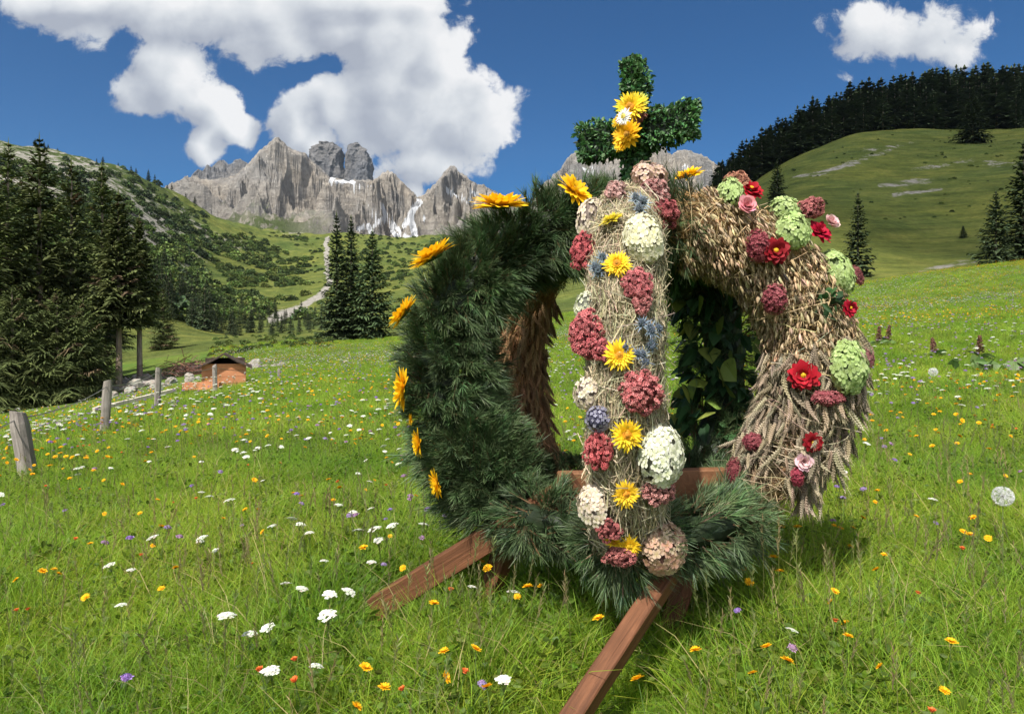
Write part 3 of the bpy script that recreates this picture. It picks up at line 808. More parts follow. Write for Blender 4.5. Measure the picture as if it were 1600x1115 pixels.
def core_tube(g, cv, rho, col, amp=.12, t0=0, t1=1, nphi=20):
    t = np.linspace(t0, t1, 60); ph = np.linspace(0, 2 * math.pi, nphi, endpoint=False)
    Tt, Ph = np.meshgrid(t, ph, indexing='ij'); n = Tt.size
    P, o, _ = on(cv, Tt.ravel(), Ph.ravel(), np.full(n, rho))
    P = P + o * (rho * amp * fbm(P * 14, 3))[:, None]
    g.add(P, grid_faces(60, nphi, True), varc(col, n, .2))


def pine(g, cv, n, rho, tl, nl, col, tip, fwd=.7, per=42, t0=0, t1=1, phis=None):
    """n twigs set on the tube, each a brush of long needles leaning the same way"""
    t = t0 + (t1 - t0) * rng.random(n); ph = rng.random(n) * 6.283 if phis is None else phis[0] + (phis[1] - phis[0]) * rng.random(n)
    P, o, T = on(cv, t, ph, rho * (.75 + .3 * rng.random(n)))
    fl_, fs_ = fbm(P * 4.2 + 2.1, 3)[:, None], fbm(P * 4.2 + 31.7, 3)[:, None]      # neighbouring sprigs lean the same way
    d = unit(o * (.50 + .40 * rng.random((n, 1))) + T * (fwd * (.35 + 1.9 * fl_)) + np.cross(T, o) * (1.5 * fs_) + .22 * rdir(n))
    tone = (1 + .9 * fbm(P * 6.5 + 11, 2))[:, None]
    tlen = tl * (.6 + .7 * rng.random(n))
    # woody twig
    S_ = unit(np.cross(d, rdir(n)))
    g.strips(np.stack([P, P + d * (tlen * .6)[:, None], P + d * tlen[:, None]], 1), S_, np.array([[.0032, .0026, .0014]]), varc((.13, .075, .04), n), 0)
    m = n * per
    D = np.repeat(d, per, 0); s = rng.random(m) ** .8
    base = np.repeat(P, per, 0) + D * (np.repeat(tlen, per) * s)[:, None]
    q = rdir(m); q = unit(q - (q * D).sum(1, keepdims=True) * D)
    ang = (.85 - .5 * s) * (.7 + .6 * rng.random(m))
    nd = unit(D * np.cos(ang)[:, None] + q * np.sin(ang)[:, None])
    L = nl * (.65 + .5 * rng.random(m)); bend = unit(D * .6 - UP * .5 + .3 * rdir(m))
    P1 = base + nd * (L * .5)[:, None] + bend * (L * .04)[:, None]; P2 = base + nd * L[:, None] + bend * (L * .17)[:, None]
    tw = np.repeat(varc(col, n, .20, .08) * np.clip(tone, .55, 1.6), per, 0); c1 = np.clip(tw * (1 + .25 * rng.normal(size=(m, 1))), .003, 1)
    c2 = c1 + (np.array(tip) - np.array(col)) * rng.random((m, 1)) ** 1.3 * np.repeat(np.clip(tone, .5, 1.4), per, 0)
    g.strips(np.stack([base, P1, P2], 1), unit(np.cross(nd, rdir(m))), np.array([[.0009, .0010, .0002]]), np.clip(np.stack([c1, c1, c2], 1), .003, 1), 0)


# ---- templates for blossoms, buds, grains and leaves
def petal_strip(g, n, r0, r1, w, tilt, col, col2, k=5, curl=0.0, jit=.06, z0=0.0, prof=(.35, .8, 1, .85, .15), phase=0, mi=0):
    a = np.arange(n) * 6.2832 / n + phase + jit * rng.normal(size=n) * 6.28 / n
    s = np.linspace(0, 1, k); Lr = (r1 - r0) * (1 + jit * rng.normal(size=n))
    ti = tilt + .10 * rng.normal(size=n)
    ang = ti[:, None] + curl * s[None]
    R_ = r0 + np.cumsum(np.concatenate([np.zeros((n, 1)), np.cos(ang[:, 1:]) * Lr[:, None] / (k - 1)], 1), 1)
    Z_ = z0 + np.cumsum(np.concatenate([np.zeros((n, 1)), np.sin(ang[:, 1:]) * Lr[:, None] / (k - 1)], 1), 1)
    P = np.stack([R_ * np.cos(a)[:, None], R_ * np.sin(a)[:, None], Z_], -1)
    Sd = np.stack([-np.sin(a), np.cos(a), .25 * rng.normal(size=n)], -1)
    cc = varc(col, n, .10, .04)[:, None] * (1 - s)[None, :, None] + varc(col2, n, .10, .04)[:, None] * s[None, :, None]
    g.strips(P, unit(Sd), w * np.interp(s, np.linspace(0, 1, len(prof)), prof)[None] * (1 + .1 * rng.normal(size=(n, 1))), cc, mi)


def dome(g, r, h, col, z0=0.0, n=14, m=5, rough=.08, mi=0):
    a = np.linspace(0, 6.2832, n, endpoint=False); b = np.linspace(0, math.pi / 2, m)
    V = np.array([[r * math.cos(y) * math.cos(x) * (1 + rough * rng.normal()), r * math.cos(y) * math.sin(x) * (1 + rough * rng.normal()), z0 + h * math.sin(y)] for y in b for x in a])
    g.add(V, grid_faces(m, n, True), varc(col, len(V), .15), mi)


def ball(n=6, m=4, col=(.5, .5, .5), sq=1.0):
    g = Geo(); a = np.linspace(0, 6.2832, n, endpoint=False); b = np.linspace(-1.4, 1.4, m)
    V = np.array([[math.cos(y) * math.cos(x), math.cos(y) * math.sin(x), sq * math.sin(y)] for y in b for x in a])
    g.add(V, grid_faces(m, n, True), col); g.add([[0, 0, -sq], [0, 0, sq]], np.zeros((0, 3), int), col)
    i = np.arange(n); j = (i + 1) % n
    g.f.append(np.stack([j, i, np.full(n, n * m)], 1)); g.m.append(np.zeros(n))
    g.f.append(np.stack([i, j, np.full(n, n * m + 1)], 1) + np.array([[(m - 1) * n, (m - 1) * n, 0]])); g.m.append(np.zeros(n))
    return g.template()


T_BALL = ball(); T_BALL8 = ball(8, 6)


def floret4(col=(1, 1, 1), cen=(.75, .8, .5)):
    g = Geo()
    for k in range(4):
        a = k * math.pi / 2; u_, v_ = np.array([math.cos(a), math.sin(a), 0]), np.array([-math.sin(a), math.cos(a), 0])
        V = np.array([0 * u_, .55 * u_ + .46 * v_ + .10 * UP, 1.0 * u_ + .30 * v_ + .13 * UP, 1.05 * u_ + .16 * UP, 1.0 * u_ - .30 * v_ + .13 * UP, .55 * u_ - .46 * v_ + .10 * UP])
        g.add(V, np.array([[0, 1, 2, 3], [0, 3, 4, 5]]), np.array([cen, col, col, col, col, col]))
    return g.template()


T_FLORET = floret4()


def star5():
    g = Geo()
    for k in range(5):
        a = k * 1.2566; u_, v_ = np.array([math.cos(a), math.sin(a), 0]), np.array([-math.sin(a), math.cos(a), 0])
        g.add(np.array([0 * u_, .45 * u_ + .28 * v_ + .15 * UP, 1.0 * u_ + .45 * UP, .45 * u_ - .28 * v_ + .15 * UP]), np.array([[0, 1, 2, 3]]), np.array([(.8, .8, .8), (1, 1, 1), (1, 1, 1), (1, 1, 1)]))
    return g.template()


T_STAR = star5()


def ear_template(nr=11, ns=8, curve=0.0):
    """a wheat ear: rows of plump overlapping grains along a stalk, unit length hanging along +z"""
    g = Geo(); z = np.linspace(0, 1, nr * 2 + 1); a = np.linspace(0, 6.2832, ns, endpoint=False)
    V, Cc = [], []
    for i, zz in enumerate(z):
        env = .075 * (math.sin(math.pi * min(1, .12 + zz * .9)) ** .6)
        for j, x in enumerate(a):
            bump = 1 + .42 * math.cos(4 * x / 2 * 2 + (i % 2) * math.pi)
            rr = env * bump * (1.15 if i % 2 else .8)
            V.append((rr * math.cos(x) * 1.15, rr * math.sin(x) * .85, zz)); Cc.append((1, 1, 1) if i % 2 else (.74, .72, .70))
    V = np.array(V); V[:, 0] += curve * V[:, 2] ** 2; V[:, 1] += .4 * curve * V[:, 2] ** 3
    g.add(V, grid_faces(len(z), ns, True), np.array(Cc))
    for k in range(26):
        x = k * 2.4; zz = .12 + .85 * k / 26; bx = curve * zz * zz; p = np.array([bx + .06 * math.cos(x), .06 * math.sin(x), zz]); q_ = np.array([bx * 1.3 + .16 * math.cos(x), .16 * math.sin(x), zz + .30])
        g.strips(np.array([[p, q_]]), np.array([[-math.sin(x), math.cos(x), 0]]), np.array([[.006, .001]]), np.array([[.95, .92, .85]]))
    return g.template()


T_EARS = [ear_template(curve=c) for c in (.0, .28, -.22, .45)]


def ears(g, Rm, P, sc, col):
    k = rng.integers(0, 4, len(P))
    for q in range(4):
        m = k == q; g.inst(T_EARS[q], Rm[m], P[m], sc[m], col[m])



def oat_template():
    """an oat spikelet: two long papery husks slightly open, tip along +z"""
    g = Geo()
    for s_ in (-1, 1):
        k = 5; s = np.linspace(0, 1, k); wd = np.array([.03, .14, .16, .10, .005])
        P = np.stack([s_ * .16 * np.sin(s * 2.2), 0 * s, s], -1)
        for e, off in ((1, .0), (-1, .0)):
            V0 = P + np.stack([0 * s, e * wd * .9, 0 * s], -1); V1 = P + np.stack([s_ * wd * .55, 0 * s, 0 * s], -1)
            V = np.stack([V0, V1], 1).reshape(-1, 3); i = np.arange(k - 1) * 2
            g.add(V, np.stack([i, i + 1, i + 3, i + 2], 1), np.stack([np.full((k, 3), .9), np.full((k, 3), 1.0)], 1).reshape(-1, 3))
    g.strips(np.array([[[0, 0, .3], [.03, 0, 1.25]]]), np.array([[0, 1, 0.]]), np.array([[.02, .004]]), np.array([[.8, .7, .55]]))
    return g.template()


T_OAT = oat_template()


# ---- blossoms (each ONE mesh with petals, disc, florets); local z points out of the crown
M_FLOWER = M_PETAL


def strawflower(R_, c1=(.78, .50, .02), c2=(.86, .60, .03), disc=(.60, .26, .02), flat=1.0):
    g = Geo(); R_ = R_ * rng.uniform(.92, 1.12); op = rng.uniform(-.12, .22)
    for i, (n, r1, t) in enumerate([(26, 1.0, .08), (24, .90, .30), (20, .76, .55), (16, .58, .85), (12, .46, 1.1)]):
        petal_strip(g, n, .18, r1, .085, t + op, c1, c2, phase=i * .3 + rng.random(), z0=.02 * i, curl=-.12 - op, jit=.13, prof=(.5, .9, 1, .8, .12))
    dome(g, .30, .16, disc, z0=.16, rough=.12)
    dome(g, .16, .12, np.array(disc) * .7, z0=.24, rough=.15)
    return g, R_


def ray_flower(R_, c1=(.83, .47, .009), c2=(.86, .54, .014), disc=(.40, .20, .02)):
    g = Geo()
    for i, (n, r1, t) in enumerate([(20, 1.0, .26), (19, .97, .50), (16, .82, .78), (10, .6, 1.05)]):
        petal_strip(g, n, .2, r1, .12, t, c1, c2, k=6, phase=i * .4, curl=-.30, prof=(.5, .9, 1, .95, .7, .15), z0=.03 * i)
    dome(g, .3, .22, disc, rough=.1)
    petal_strip(g, 16, .12, .55, .08, .25, (.06, .12, .03), (.07, .14, .035), phase=.1, z0=-.08)   # green bracts under the rays
    return g, R_


def dahlia(R_, c=(.33, .008, .018), cen=(.65, .38, .02)):
    g = Geo()
    for i, (n, r1, t) in enumerate([(11, 1.0, .05), (10, .88, .32), (9, .70, .6), (7, .48, .95)]):
        petal_strip(g, n, .12, r1, .26, t, np.array(c) * .8, c, k=6, phase=i * .31, curl=-.10, prof=(.4, .85, 1, 1, .8, .2), z0=.04 * i)
    dome(g, .17, .13, cen, z0=.16, rough=.15)
    return g, R_


def rose(R_, c=(.62, .26, .29)):
    g = Geo()
    for i, (n, r1, t) in enumerate([(6, 1.05, .35), (6, .95, .75), (5, .80, 1.1), (4, .62, 1.35), (3, .45, 1.5)]):
        petal_strip(g, n, .08, r1, .48 - .06 * i, t, np.array(c) * .92, np.minimum(np.array(c) * 1.15, .95), k=6, phase=i * .6, curl=.22 - .08 * i, prof=(.4, .9, 1.1, 1.1, .9, .5))
    return g, R_


def hydrangea(R_, ca=(.62, .60, .47), cb=(.70, .62, .55), n=120, ry=1.0, rz=.75, fl=.20):
    g = Geo(); d = rdir(n * 3); d = d[d[:, 2] > -.35][:n]; n = len(d)
    # even the spread out a little
    for _ in range(6):
        D = d @ d.T; np.fill_diagonal(D, -1); j = D.argmax(1); d = unit(d + .12 * (d - d[j]))
    P = d * np.array([1, ry, rz]) * (.86 + .10 * rng.random((n, 1)))
    nn = unit(d / np.array([1, ry, rz]) + .33 * rdir(n))
    mixv = np.clip(.5 + .5 * fbm(P * 1.6 + rng.random() * 50, 2) + .18 * rng.normal(size=n), 0, 1)[:, None]
    col = np.array(ca) * (1 - mixv) + np.array(cb) * mixv
    g.inst(T_FLORET, frames(nn, rng.random(n) * 6.28), P, fl * (.8 + .4 * rng.random(n)), np.clip(col * (1 + .09 * rng.normal(size=(n, 1))), 0, .95))
    b = Geo(); b.inst(T_BALL8, np.eye(3)[None], [[0, 0, 0]], np.array([[.80, .80 * ry, .80 * rz]]), [np.array(ca) * .55])
    g.v += b.v; g.c += b.c; g.f += [f + g.n for f in b.f]; g.m += b.m; g.n += b.n
    return g, R_


def sedum(R_, ca=(.36, .07, .075), cb=(.50, .16, .15), ry=1.0, nsub=16, per=26, rz=.5):
    """dome of knobbly sub-heads, each a cushion of tiny star florets"""
    g = Geo(); d = rdir(nsub * 4); d = d[d[:, 2] > .0][:nsub]
    for _ in range(8):
        D = d @ d.T; np.fill_diagonal(D, -1); j = D.argmax(1); d = unit(d + .15 * (d - d[j])); d[:, 2] = np.abs(d[:, 2])
    cen = d * np.array([.78, .78 * ry, rz]) * (.75 + .35 * rng.random((len(d), 1)))
    for k in range(len(d)):
        e = rdir(per * 2); e = e[(e * d[k]).sum(1) > -.25][:per]; rs = .27 * (.8 + .4 * rng.random())
        P = cen[k] + e * rs
        mx = rng.random((len(e), 1)); col = np.array(ca) * (1 - mx) + np.array(cb) * mx
        g.inst(T_STAR, frames(unit(e + .25 * rdir(len(e))), rng.random(len(e)) * 6), P, .105 * (.8 + .4 * rng.random(len(e))), col * (.85 + .3 * rng.random()))
        g.inst(T_BALL, frames(e), cen[k] + e * rs * .92, .055 + .02 * rng.random(len(e)), col * .8)
    g.inst(T_BALL8, np.eye(3)[None], [[0, 0, 0]], np.array([[.75, .75 * ry, rz * .8]]), [np.array(ca) * .5])
    return g, R_


def thistle(R_, c=(.20, .26, .32), n=5, ry=1.0):
    """grey-blue sea holly: cone heads in ruffs of spiky bracts"""
    g = Geo()
    for k in range(n):
        o = np.array([rng.normal() * .36, rng.normal() * .36 * ry, .1 + .15 * rng.random()]); d = unit(np.array([o[0], o[1], .7]))
        Rm = frames(d[None], rng.random(1) * 6)[0]; h = Geo()
        petal_strip(h, 13, .06, .62, .055, .30, np.array(c) * .9, np.array(c) * 1.35, phase=rng.random(), jit=.2, prof=(.7, 1, .7, .4, .05))
        petal_strip(h, 9, .06, .45, .05, .75, c, np.array(c) * 1.2, phase=rng.random(), jit=.2, prof=(.7, 1, .7, .4, .05))
        e = rdir(70); e[:, 2] = np.abs(e[:, 2])
        h.inst(T_BALL, frames(e), e * np.array([.19, .19, .30]) + np.array([0, 0, .05]), np.array([[.05, .05, .09]]), varc(np.array(c) * 1.1, 70, .25))
        g.inst(h.template(), Rm[None], o[None], [.95])
    return g, R_


def celosia(R_, ca=(.24, .035, .055), cb=(.40, .12, .13), ry=1.5):
    """velvety plume of tiny blunt florets, longer than wide"""
    g = Geo(); n = 260; d = rdir(n * 2); d = d[d[:, 2] > -.2][:n]; n = len(d)
    P = d * np.array([.75, .75 * ry, .55]) * (.8 + .25 * rng.random((n, 1)))
    mx = rng.random((n, 1))
    g.inst(T_STAR, frames(unit(d + .4 * rdir(n)), rng.random(n) * 6), P, .14 * (.7 + .6 * rng.random(n)), np.array(ca) * (1 - mx) + np.array(cb) * mx)
    g.inst(T_BALL8, np.eye(3)[None], [[0, 0, 0]], np.array([[.66, .66 * ry, .46]]), [np.array(ca) * .7])
    return g, R_


class Surf:
    """front surface of a wrapped arch, to set a blossom where the photo shows it"""
    def __init__(self, cv, rho):
        t, ph = np.meshgrid(np.linspace(.0, 1, 240), np.linspace(0, 6.2832, 72, endpoint=False), indexing='ij')
        self.P, self.o, self.T = on(cv, t.ravel(), ph.ravel(), np.full(t.size, rho))
        self.px, self.py = proj(self.P)
        self.d = self.P - np.array([0, 0, EYE]); self.face = (self.o * unit(self.d)).sum(1)

    def at(self, px, py):
        e = np.hypot(self.px - px, self.py - py)
        k = np.where(self.face < .15, e + .0, e + 60); i = k.argmin()
        return self.P[i], self.o[i], self.T[i]


def place_blossom(name, geo_r, surf, px, py, mat, parent, up_t=None, lift=.4, dirv=None, aspect=None, pos=None, label=None):
    g, R_ = geo_r
    if pos is None: P, o, T = surf.at(px, py)
    else: P, o, T = pos
    d = unit(o if dirv is None else np.asarray(dirv, float))
    y = unit(UP - d * d[2]); x = np.cross(y, d)
    # nudge sideways so the head's centre falls on the photo's pixel
    sc = R_ * P[1] / F * (1.04 if surf is not None else 1.0)
    Q = P + d * sc * (lift - .3)
    if surf is not None:
        Q = Q + np.array([(px - CX) / F * Q[1] - Q[0], 0, EYE + (HY - py) / F * Q[1] - Q[2]]) * .9
    M = np.stack([x, y, d], -1)
    V = np.concatenate(g.v) * sc
    if aspect: V = V * np.array([aspect[0], aspect[1], 1])
    V = V @ M.T
    g.v = [V + Q]; o_ = g.build(name, mat, parent, origin=Q)
    if label: o_['label'] = label
    return o_


CROWN = empty('harvest_crown', (AX, AY, 0.42), 'tall harvest crown of pine, hay, oat and wheat arches studded with flowers', 'harvest crown')
PINE_C, PINE_T = (.052, .092, .034), (.20, .26, .115)
A_L, A_F, A_R = arch_curve(181, 1.07), arch_curve(-100, .985, foot=-.07), arch_curve(-8, 1.02, foot=.06)
A_BL, A_BR = arch_curve(128, 1.0), arch_curve(38, .95)

# left arch: pine brush
g = Geo(); core_tube(g, A_L, .080, (.018, .03, .014), .25, t0=.03)
pine(g, A_L, 1650, .100, .088, .054, PINE_C, PINE_T, .9, 46, .02, 1); pine(g, A_L, 190, .125, .11, .06, PINE_C, PINE_T, .5, 42, .0, .22); pine(g, A_L, 420, .135, .088, .054, PINE_C, PINE_T, .9, 44, .42, .97, (2.2, 4.1)); pine(g, A_L, 460, .165, .095, .056, PINE_C, PINE_T, .9, 44, .02, .42, (2.0, 4.3))
P_L = g.build('pine_arch', M_NEEDLE, CROWN)
# back right arch: pine with green leaves on the inside
g = Geo(); core_tube(g, A_BR, .085, (.018, .03, .014), .25); pine(g, A_BR, 800, .115, .10, .058, PINE_C, PINE_T, .8, 34)
P_BR = g.build('pine_arch', M_NEEDLE, CROWN)
# base ring: pine
RING = ring_curve(.44, .515)
g = Geo(); core_tube(g, RING, .052, (.018, .03, .014), .25, nphi=14)
pine(g, RING, 1700, .080, .080, .050, PINE_C, PINE_T, 1.5, 38)
tt = np.array([.73, .745, .70, .50, .485, .985, .96])     # longer sprays that hang down at the arch feet
pine(g, A_F, 130, .085, .10, .056, PINE_C, PINE_T, -1.2, 40, 0, .06)
P_RING = g.build('pine_ring', M_NEEDLE, CROWN)


def straw_wrap(g, cv, n, rho, L, col, t0=0, t1=1, wd=.0011, phis=None, loose=.25, seg=5):
    t = t0 + (t1 - t0) * rng.random(n); ph = rng.random(n) * 6.283 if phis is None else phis[0] + (phis[1] - phis[0]) * rng.random(n)
    l = L * (.5 + .8 * rng.random(n)) / 1.9; dph = rng.normal(size=n) * loose * 1.8; s = np.linspace(-.5, .5, seg)
    lift = rng.random(n) ** 3 * .03
    P = np.stack([on(cv, np.clip(t + l * q, 0, 1), ph + dph * q, rho + .012 * rng.random(n) + lift * abs(2 * q) ** 2 + .010 * np.sin(t * 40 + ph))[0] for q in s], 1)
    P = P + .004 * rng.normal(size=P.shape)
    Sd = unit(np.cross(P[:, -1] - P[:, 0], rdir(n)))
    g.strips(P, Sd, np.full((1, seg), wd) * (.6 + .8 * rng.random((n, 1))), varc(col, n, .25, .07))


# front arch: bunched hay
HAY = (.365, .315, .20)
g = Geo(); core_tube(g, A_F, .092, (.15, .115, .06), .2, t0=.05)
straw_wrap(g, A_F, 11500, .098, .17, HAY, .05, 1)
straw_wrap(g, A_F, 1500, .108, .10, (.40, .35, .235), .06, 1, loose=1.4)
P_F = g.build('hay_arch', M_STRAW, CROWN)

# right arch: oats above, wheat ears below
g = Geo(); core_tube(g, A_R, .10, (.16, .10, .045), .2)
n = 6500
t = .40 + .47 * rng.random(n); ph = rng.random(n) * 6.283
P, o, T = on(A_R, t, ph, .115 + .06 * rng.random(n))
d = unit(-UP * .95 + o * .38 - T * .55 + .28 * rdir(n))
g.inst(T_OAT, frames(unit(d + .25 * rdir(n)), rng.random(n) * 6), P, .029 * (.6 + .75 * rng.random(n)), varc((.41, .305, .18), n, .32, .06))
straw_wrap(g, A_R, 260, .165, .12, (.44, .33, .18), .40, .88, .0009, loose=1.0)
straw_wrap(g, A_R, 2600, .12, .14, (.42, .26, .11), .38, .88, .0010, loose=.5)
OATS = g.build('oat_arch', M_STRAW, CROWN)
g = Geo()
n = 760
t = np.sort(.13 + .33 * rng.random(n)); ph = rng.random(n) * 6.283
P, o, T = on(A_R, t, ph, .115 + .07 * rng.random(n))
d = unit(-UP * .75 + o * .30 - T * .5 + .50 * rdir(n))
ears(g, frames(d, rng.random(n) * 6), P, .088 * (.65 + .6 * rng.random(n)), varc((.335, .275, .195), n, .22, .05))
straw_wrap(g, A_R, 900, .11, .15, (.36, .27, .16), 0.04, .48, .0014, loose=.6); straw_wrap(g, A_R, 180, .165, .13, (.40, .33, .22), 0.08, .48, .0012, loose=1.1)
WHEAT = g.build('wheat_ears', M_STRAW, OATS)
g = Geo(); pine(g, A_R, 170, .11, .10, .056, PINE_C, PINE_T, .8, 34, .86, 1.0)
g.build('pine_tuft', M_NEEDLE, OATS)

# back left arch: stalks fanning down into ears
g = Geo(); core_tube(g, A_BL, .075, (.13, .075, .035), .2)
straw_wrap(g, A_BL, 5200, .085, .26, (.34, .19, .09), .05, 1, .0014, loose=.3)
n = 420; t = .20 + .42 * rng.random(n); ph = rng.random(n) * 6.283
P, o, T = on(A_BL, t, ph, .085 + .05 * rng.random(n))
ears(g, frames(unit(-UP * .8 + o * .35 - T * .4 + .3 * rdir(n)), rng.random(n) * 6), P, .085 * (.8 + .4 * rng.random(n)), varc((.36, .22, .115), n, .2, .05))
P_BL = g.build('grain_arch', M_STRAW, CROWN)


def leaves(g, P, d, L, W, cols, droop=.3, fold=.25):
    """oval pointed leaves with a fold along the midrib"""
    n = len(P); k = 6; s = np.linspace(0, 1, k); prof = np.array([.12, .72, 1, .85, .5, .02])
    sd = unit(np.cross(d, rdir(n))); nn = np.cross(sd, d)
    C = P[:, None] + d[:, None] * (L[:, None] * s)[..., None] - UP * (droop * L[:, None] * s ** 2)[..., None]
    for e in (-1, 1):
        E = C + sd[:, None] * (e * W[:, None] * prof)[..., None] + nn[:, None] * (fold * W[:, None] * prof)[..., None]
        V = np.stack([C, E], 2); i = np.arange(k - 1) * 2; f = np.stack([i, i + 1, i + 3, i + 2], 1)
        f = (f[None] + (np.arange(n) * k * 2)[:, None, None]).reshape(-1, 4)
        g.add(V.reshape(-1, 3), f, np.repeat(cols[:, None], 2 * k, 1).reshape(-1, 3))


# green leaves tied inside the back right arch
g = Geo(); n = 230; t = .18 + .70 * rng.random(n); ph = math.pi + rng.normal(size=n) * 1.0
P, o, T = on(A_BR, t, ph, .12 + .07 * rng.random(n))
leaves(g, P, unit(o * .5 - UP * .5 + .6 * rdir(n) + np.array([-.2, -.5, 0])), .075 * (.7 + .6 * rng.random(n)), .028 * (.7 + .6 * rng.random(n)), varc((.035, .085, .03), n, .3))
n = 26; t = .2 + .5 * rng.random(n); P, o, T = on(A_BR, t, math.pi + rng.normal(size=n) * .8, .17 + .05 * rng.random(n))
leaves(g, P, unit(o * .5 - UP * .4 + .6 * rdir(n) + np.array([.1, -.5, 0])), .085 * (.8 + .4 * rng.random(n)), .045 * (.7 + .6 * rng.random(n)), varc((.20, .25, .05), n, .2))
g.build('green_leaves', M_LEAF, P_BR)

# boxwood cross on top
CA = np.array([AX + .02, AY - .02, 0]); crot = rad(28); cx_ = np.array([math.cos(crot), -math.sin(crot), 0]); cy_ = np.array([math.sin(crot), math.cos(crot), 0])
g = Geo()
for (lo, hi, hw) in [((-.042, -.045, 1.62), (.042, .045, 2.30), None), ((-.225, -.048, 1.93), (.255, .048, 2.07), None)]:
    lo, hi = np.array(lo), np.array(hi); sz = hi - lo
    b = [lo + .02, hi - .02]
    V = np.array([[b[i][0], b[j][1], b[k][2]] for i in (0, 1) for j in (0, 1) for k in (0, 1)])
    lean_ = .10 if sz[0] > .2 else 0
    W_ = lambda V: CA + V[:, :1] * cx_ + V[:, 1:2] * cy_ + (V[:, 2:3] + lean_ * V[:, :1]) * UP
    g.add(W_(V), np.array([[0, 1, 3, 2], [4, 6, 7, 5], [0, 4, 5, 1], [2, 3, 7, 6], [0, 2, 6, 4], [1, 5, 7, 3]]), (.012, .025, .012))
    n = int(9000 * sz.max()); f = rng.random((n, 3)); ax = rng.choice(3, n, p=(np.array([sz[1] * sz[2], sz[0] * sz[2], sz[0] * sz[1]]) / (sz[1] * sz[2] + sz[0] * sz[2] + sz[0] * sz[1])))
    side = rng.random(n) < .5; f[np.arange(n), ax] = np.where(side, 0, 1)
    nl = np.zeros((n, 3)); nl[np.arange(n), ax] = np.where(side, -1, 1)
    P = lo + f * sz; P = P - nl * .03 * rng.random((n, 1))
    P = P + .045 * nl * fbm(P * 12, 3)[:, None]
    nw = nl[:, :1] * cx_ + nl[:, 1:2] * cy_ + nl[:, 2:3] * UP
    grow = (unit(P - np.array([0, 0, 2.0])))
    gw = grow[:, :1] * cx_ + grow[:, 1:2] * cy_ + grow[:, 2:3] * UP
    leaves(g, W_(P), unit(nw * .55 + gw * .45 + .65 * rdir(n)), .0175 * (.6 + .8 * rng.random(n)), .0062 * (.7 + .6 * rng.random(n)), varc((.065, .145, .05), n, .45, .12), droop=.1)
CROSS = g.build('boxwood_cross', M_LEAF, CROWN)
fdir = unit(-cy_ + np.array([0, 0, .05]) - .15 * cx_)
for (px, py, gr, nm, tw) in [(985, 168, strawflower(25, (.72, .50, .02), (.78, .55, .03)), 'yellow_blossom', .3), (998, 160, strawflower(15, (.55, .55, .08), (.60, .60, .10), (.30, .40, .05)), 'yellow_blossom', .5),
                             (966, 190, strawflower(12, (.72, .48, .02), (.78, .52, .03)), 'yellow_blossom', -.5), (975, 183, strawflower(13, (.80, .78, .74), (.84, .82, .80), (.62, .50, .10)), 'white_blossom', -.2),
                             (998, 184, sedum(13, (0.487, 0.168, 0.137), (0.718, 0.311, 0.248), nsub=8, per=16), 'dusty_pink_cluster', .6), (980, 211, ray_flower(25, (.78, .42, .01), (.80, .46, .015)), 'orange_yellow_blossom', 0), (972, 225, ray_flower(14, (.78, .46, .01), (.80, .50, .02)), 'orange_yellow_blossom', -.3)]:
    P = CA - cy_ * .075 + cx_ * 0; P = np.array([(px - CX) / F * (P[1] - .02), P[1] - .02, EYE + (HY - py) / F * (P[1] - .02)])
    if nm == 'white_blossom': P = P + np.array([0, -.07, 0]) * (1 / 1.0); P = px_pt(px, py, P[1])
    place_blossom(nm, gr, None, px, py, M_FLOWER, CROSS, pos=(P, unit(fdir + tw * cx_ * .5 + UP * (.3 - tw * .4) * .4), None), lift=.3)

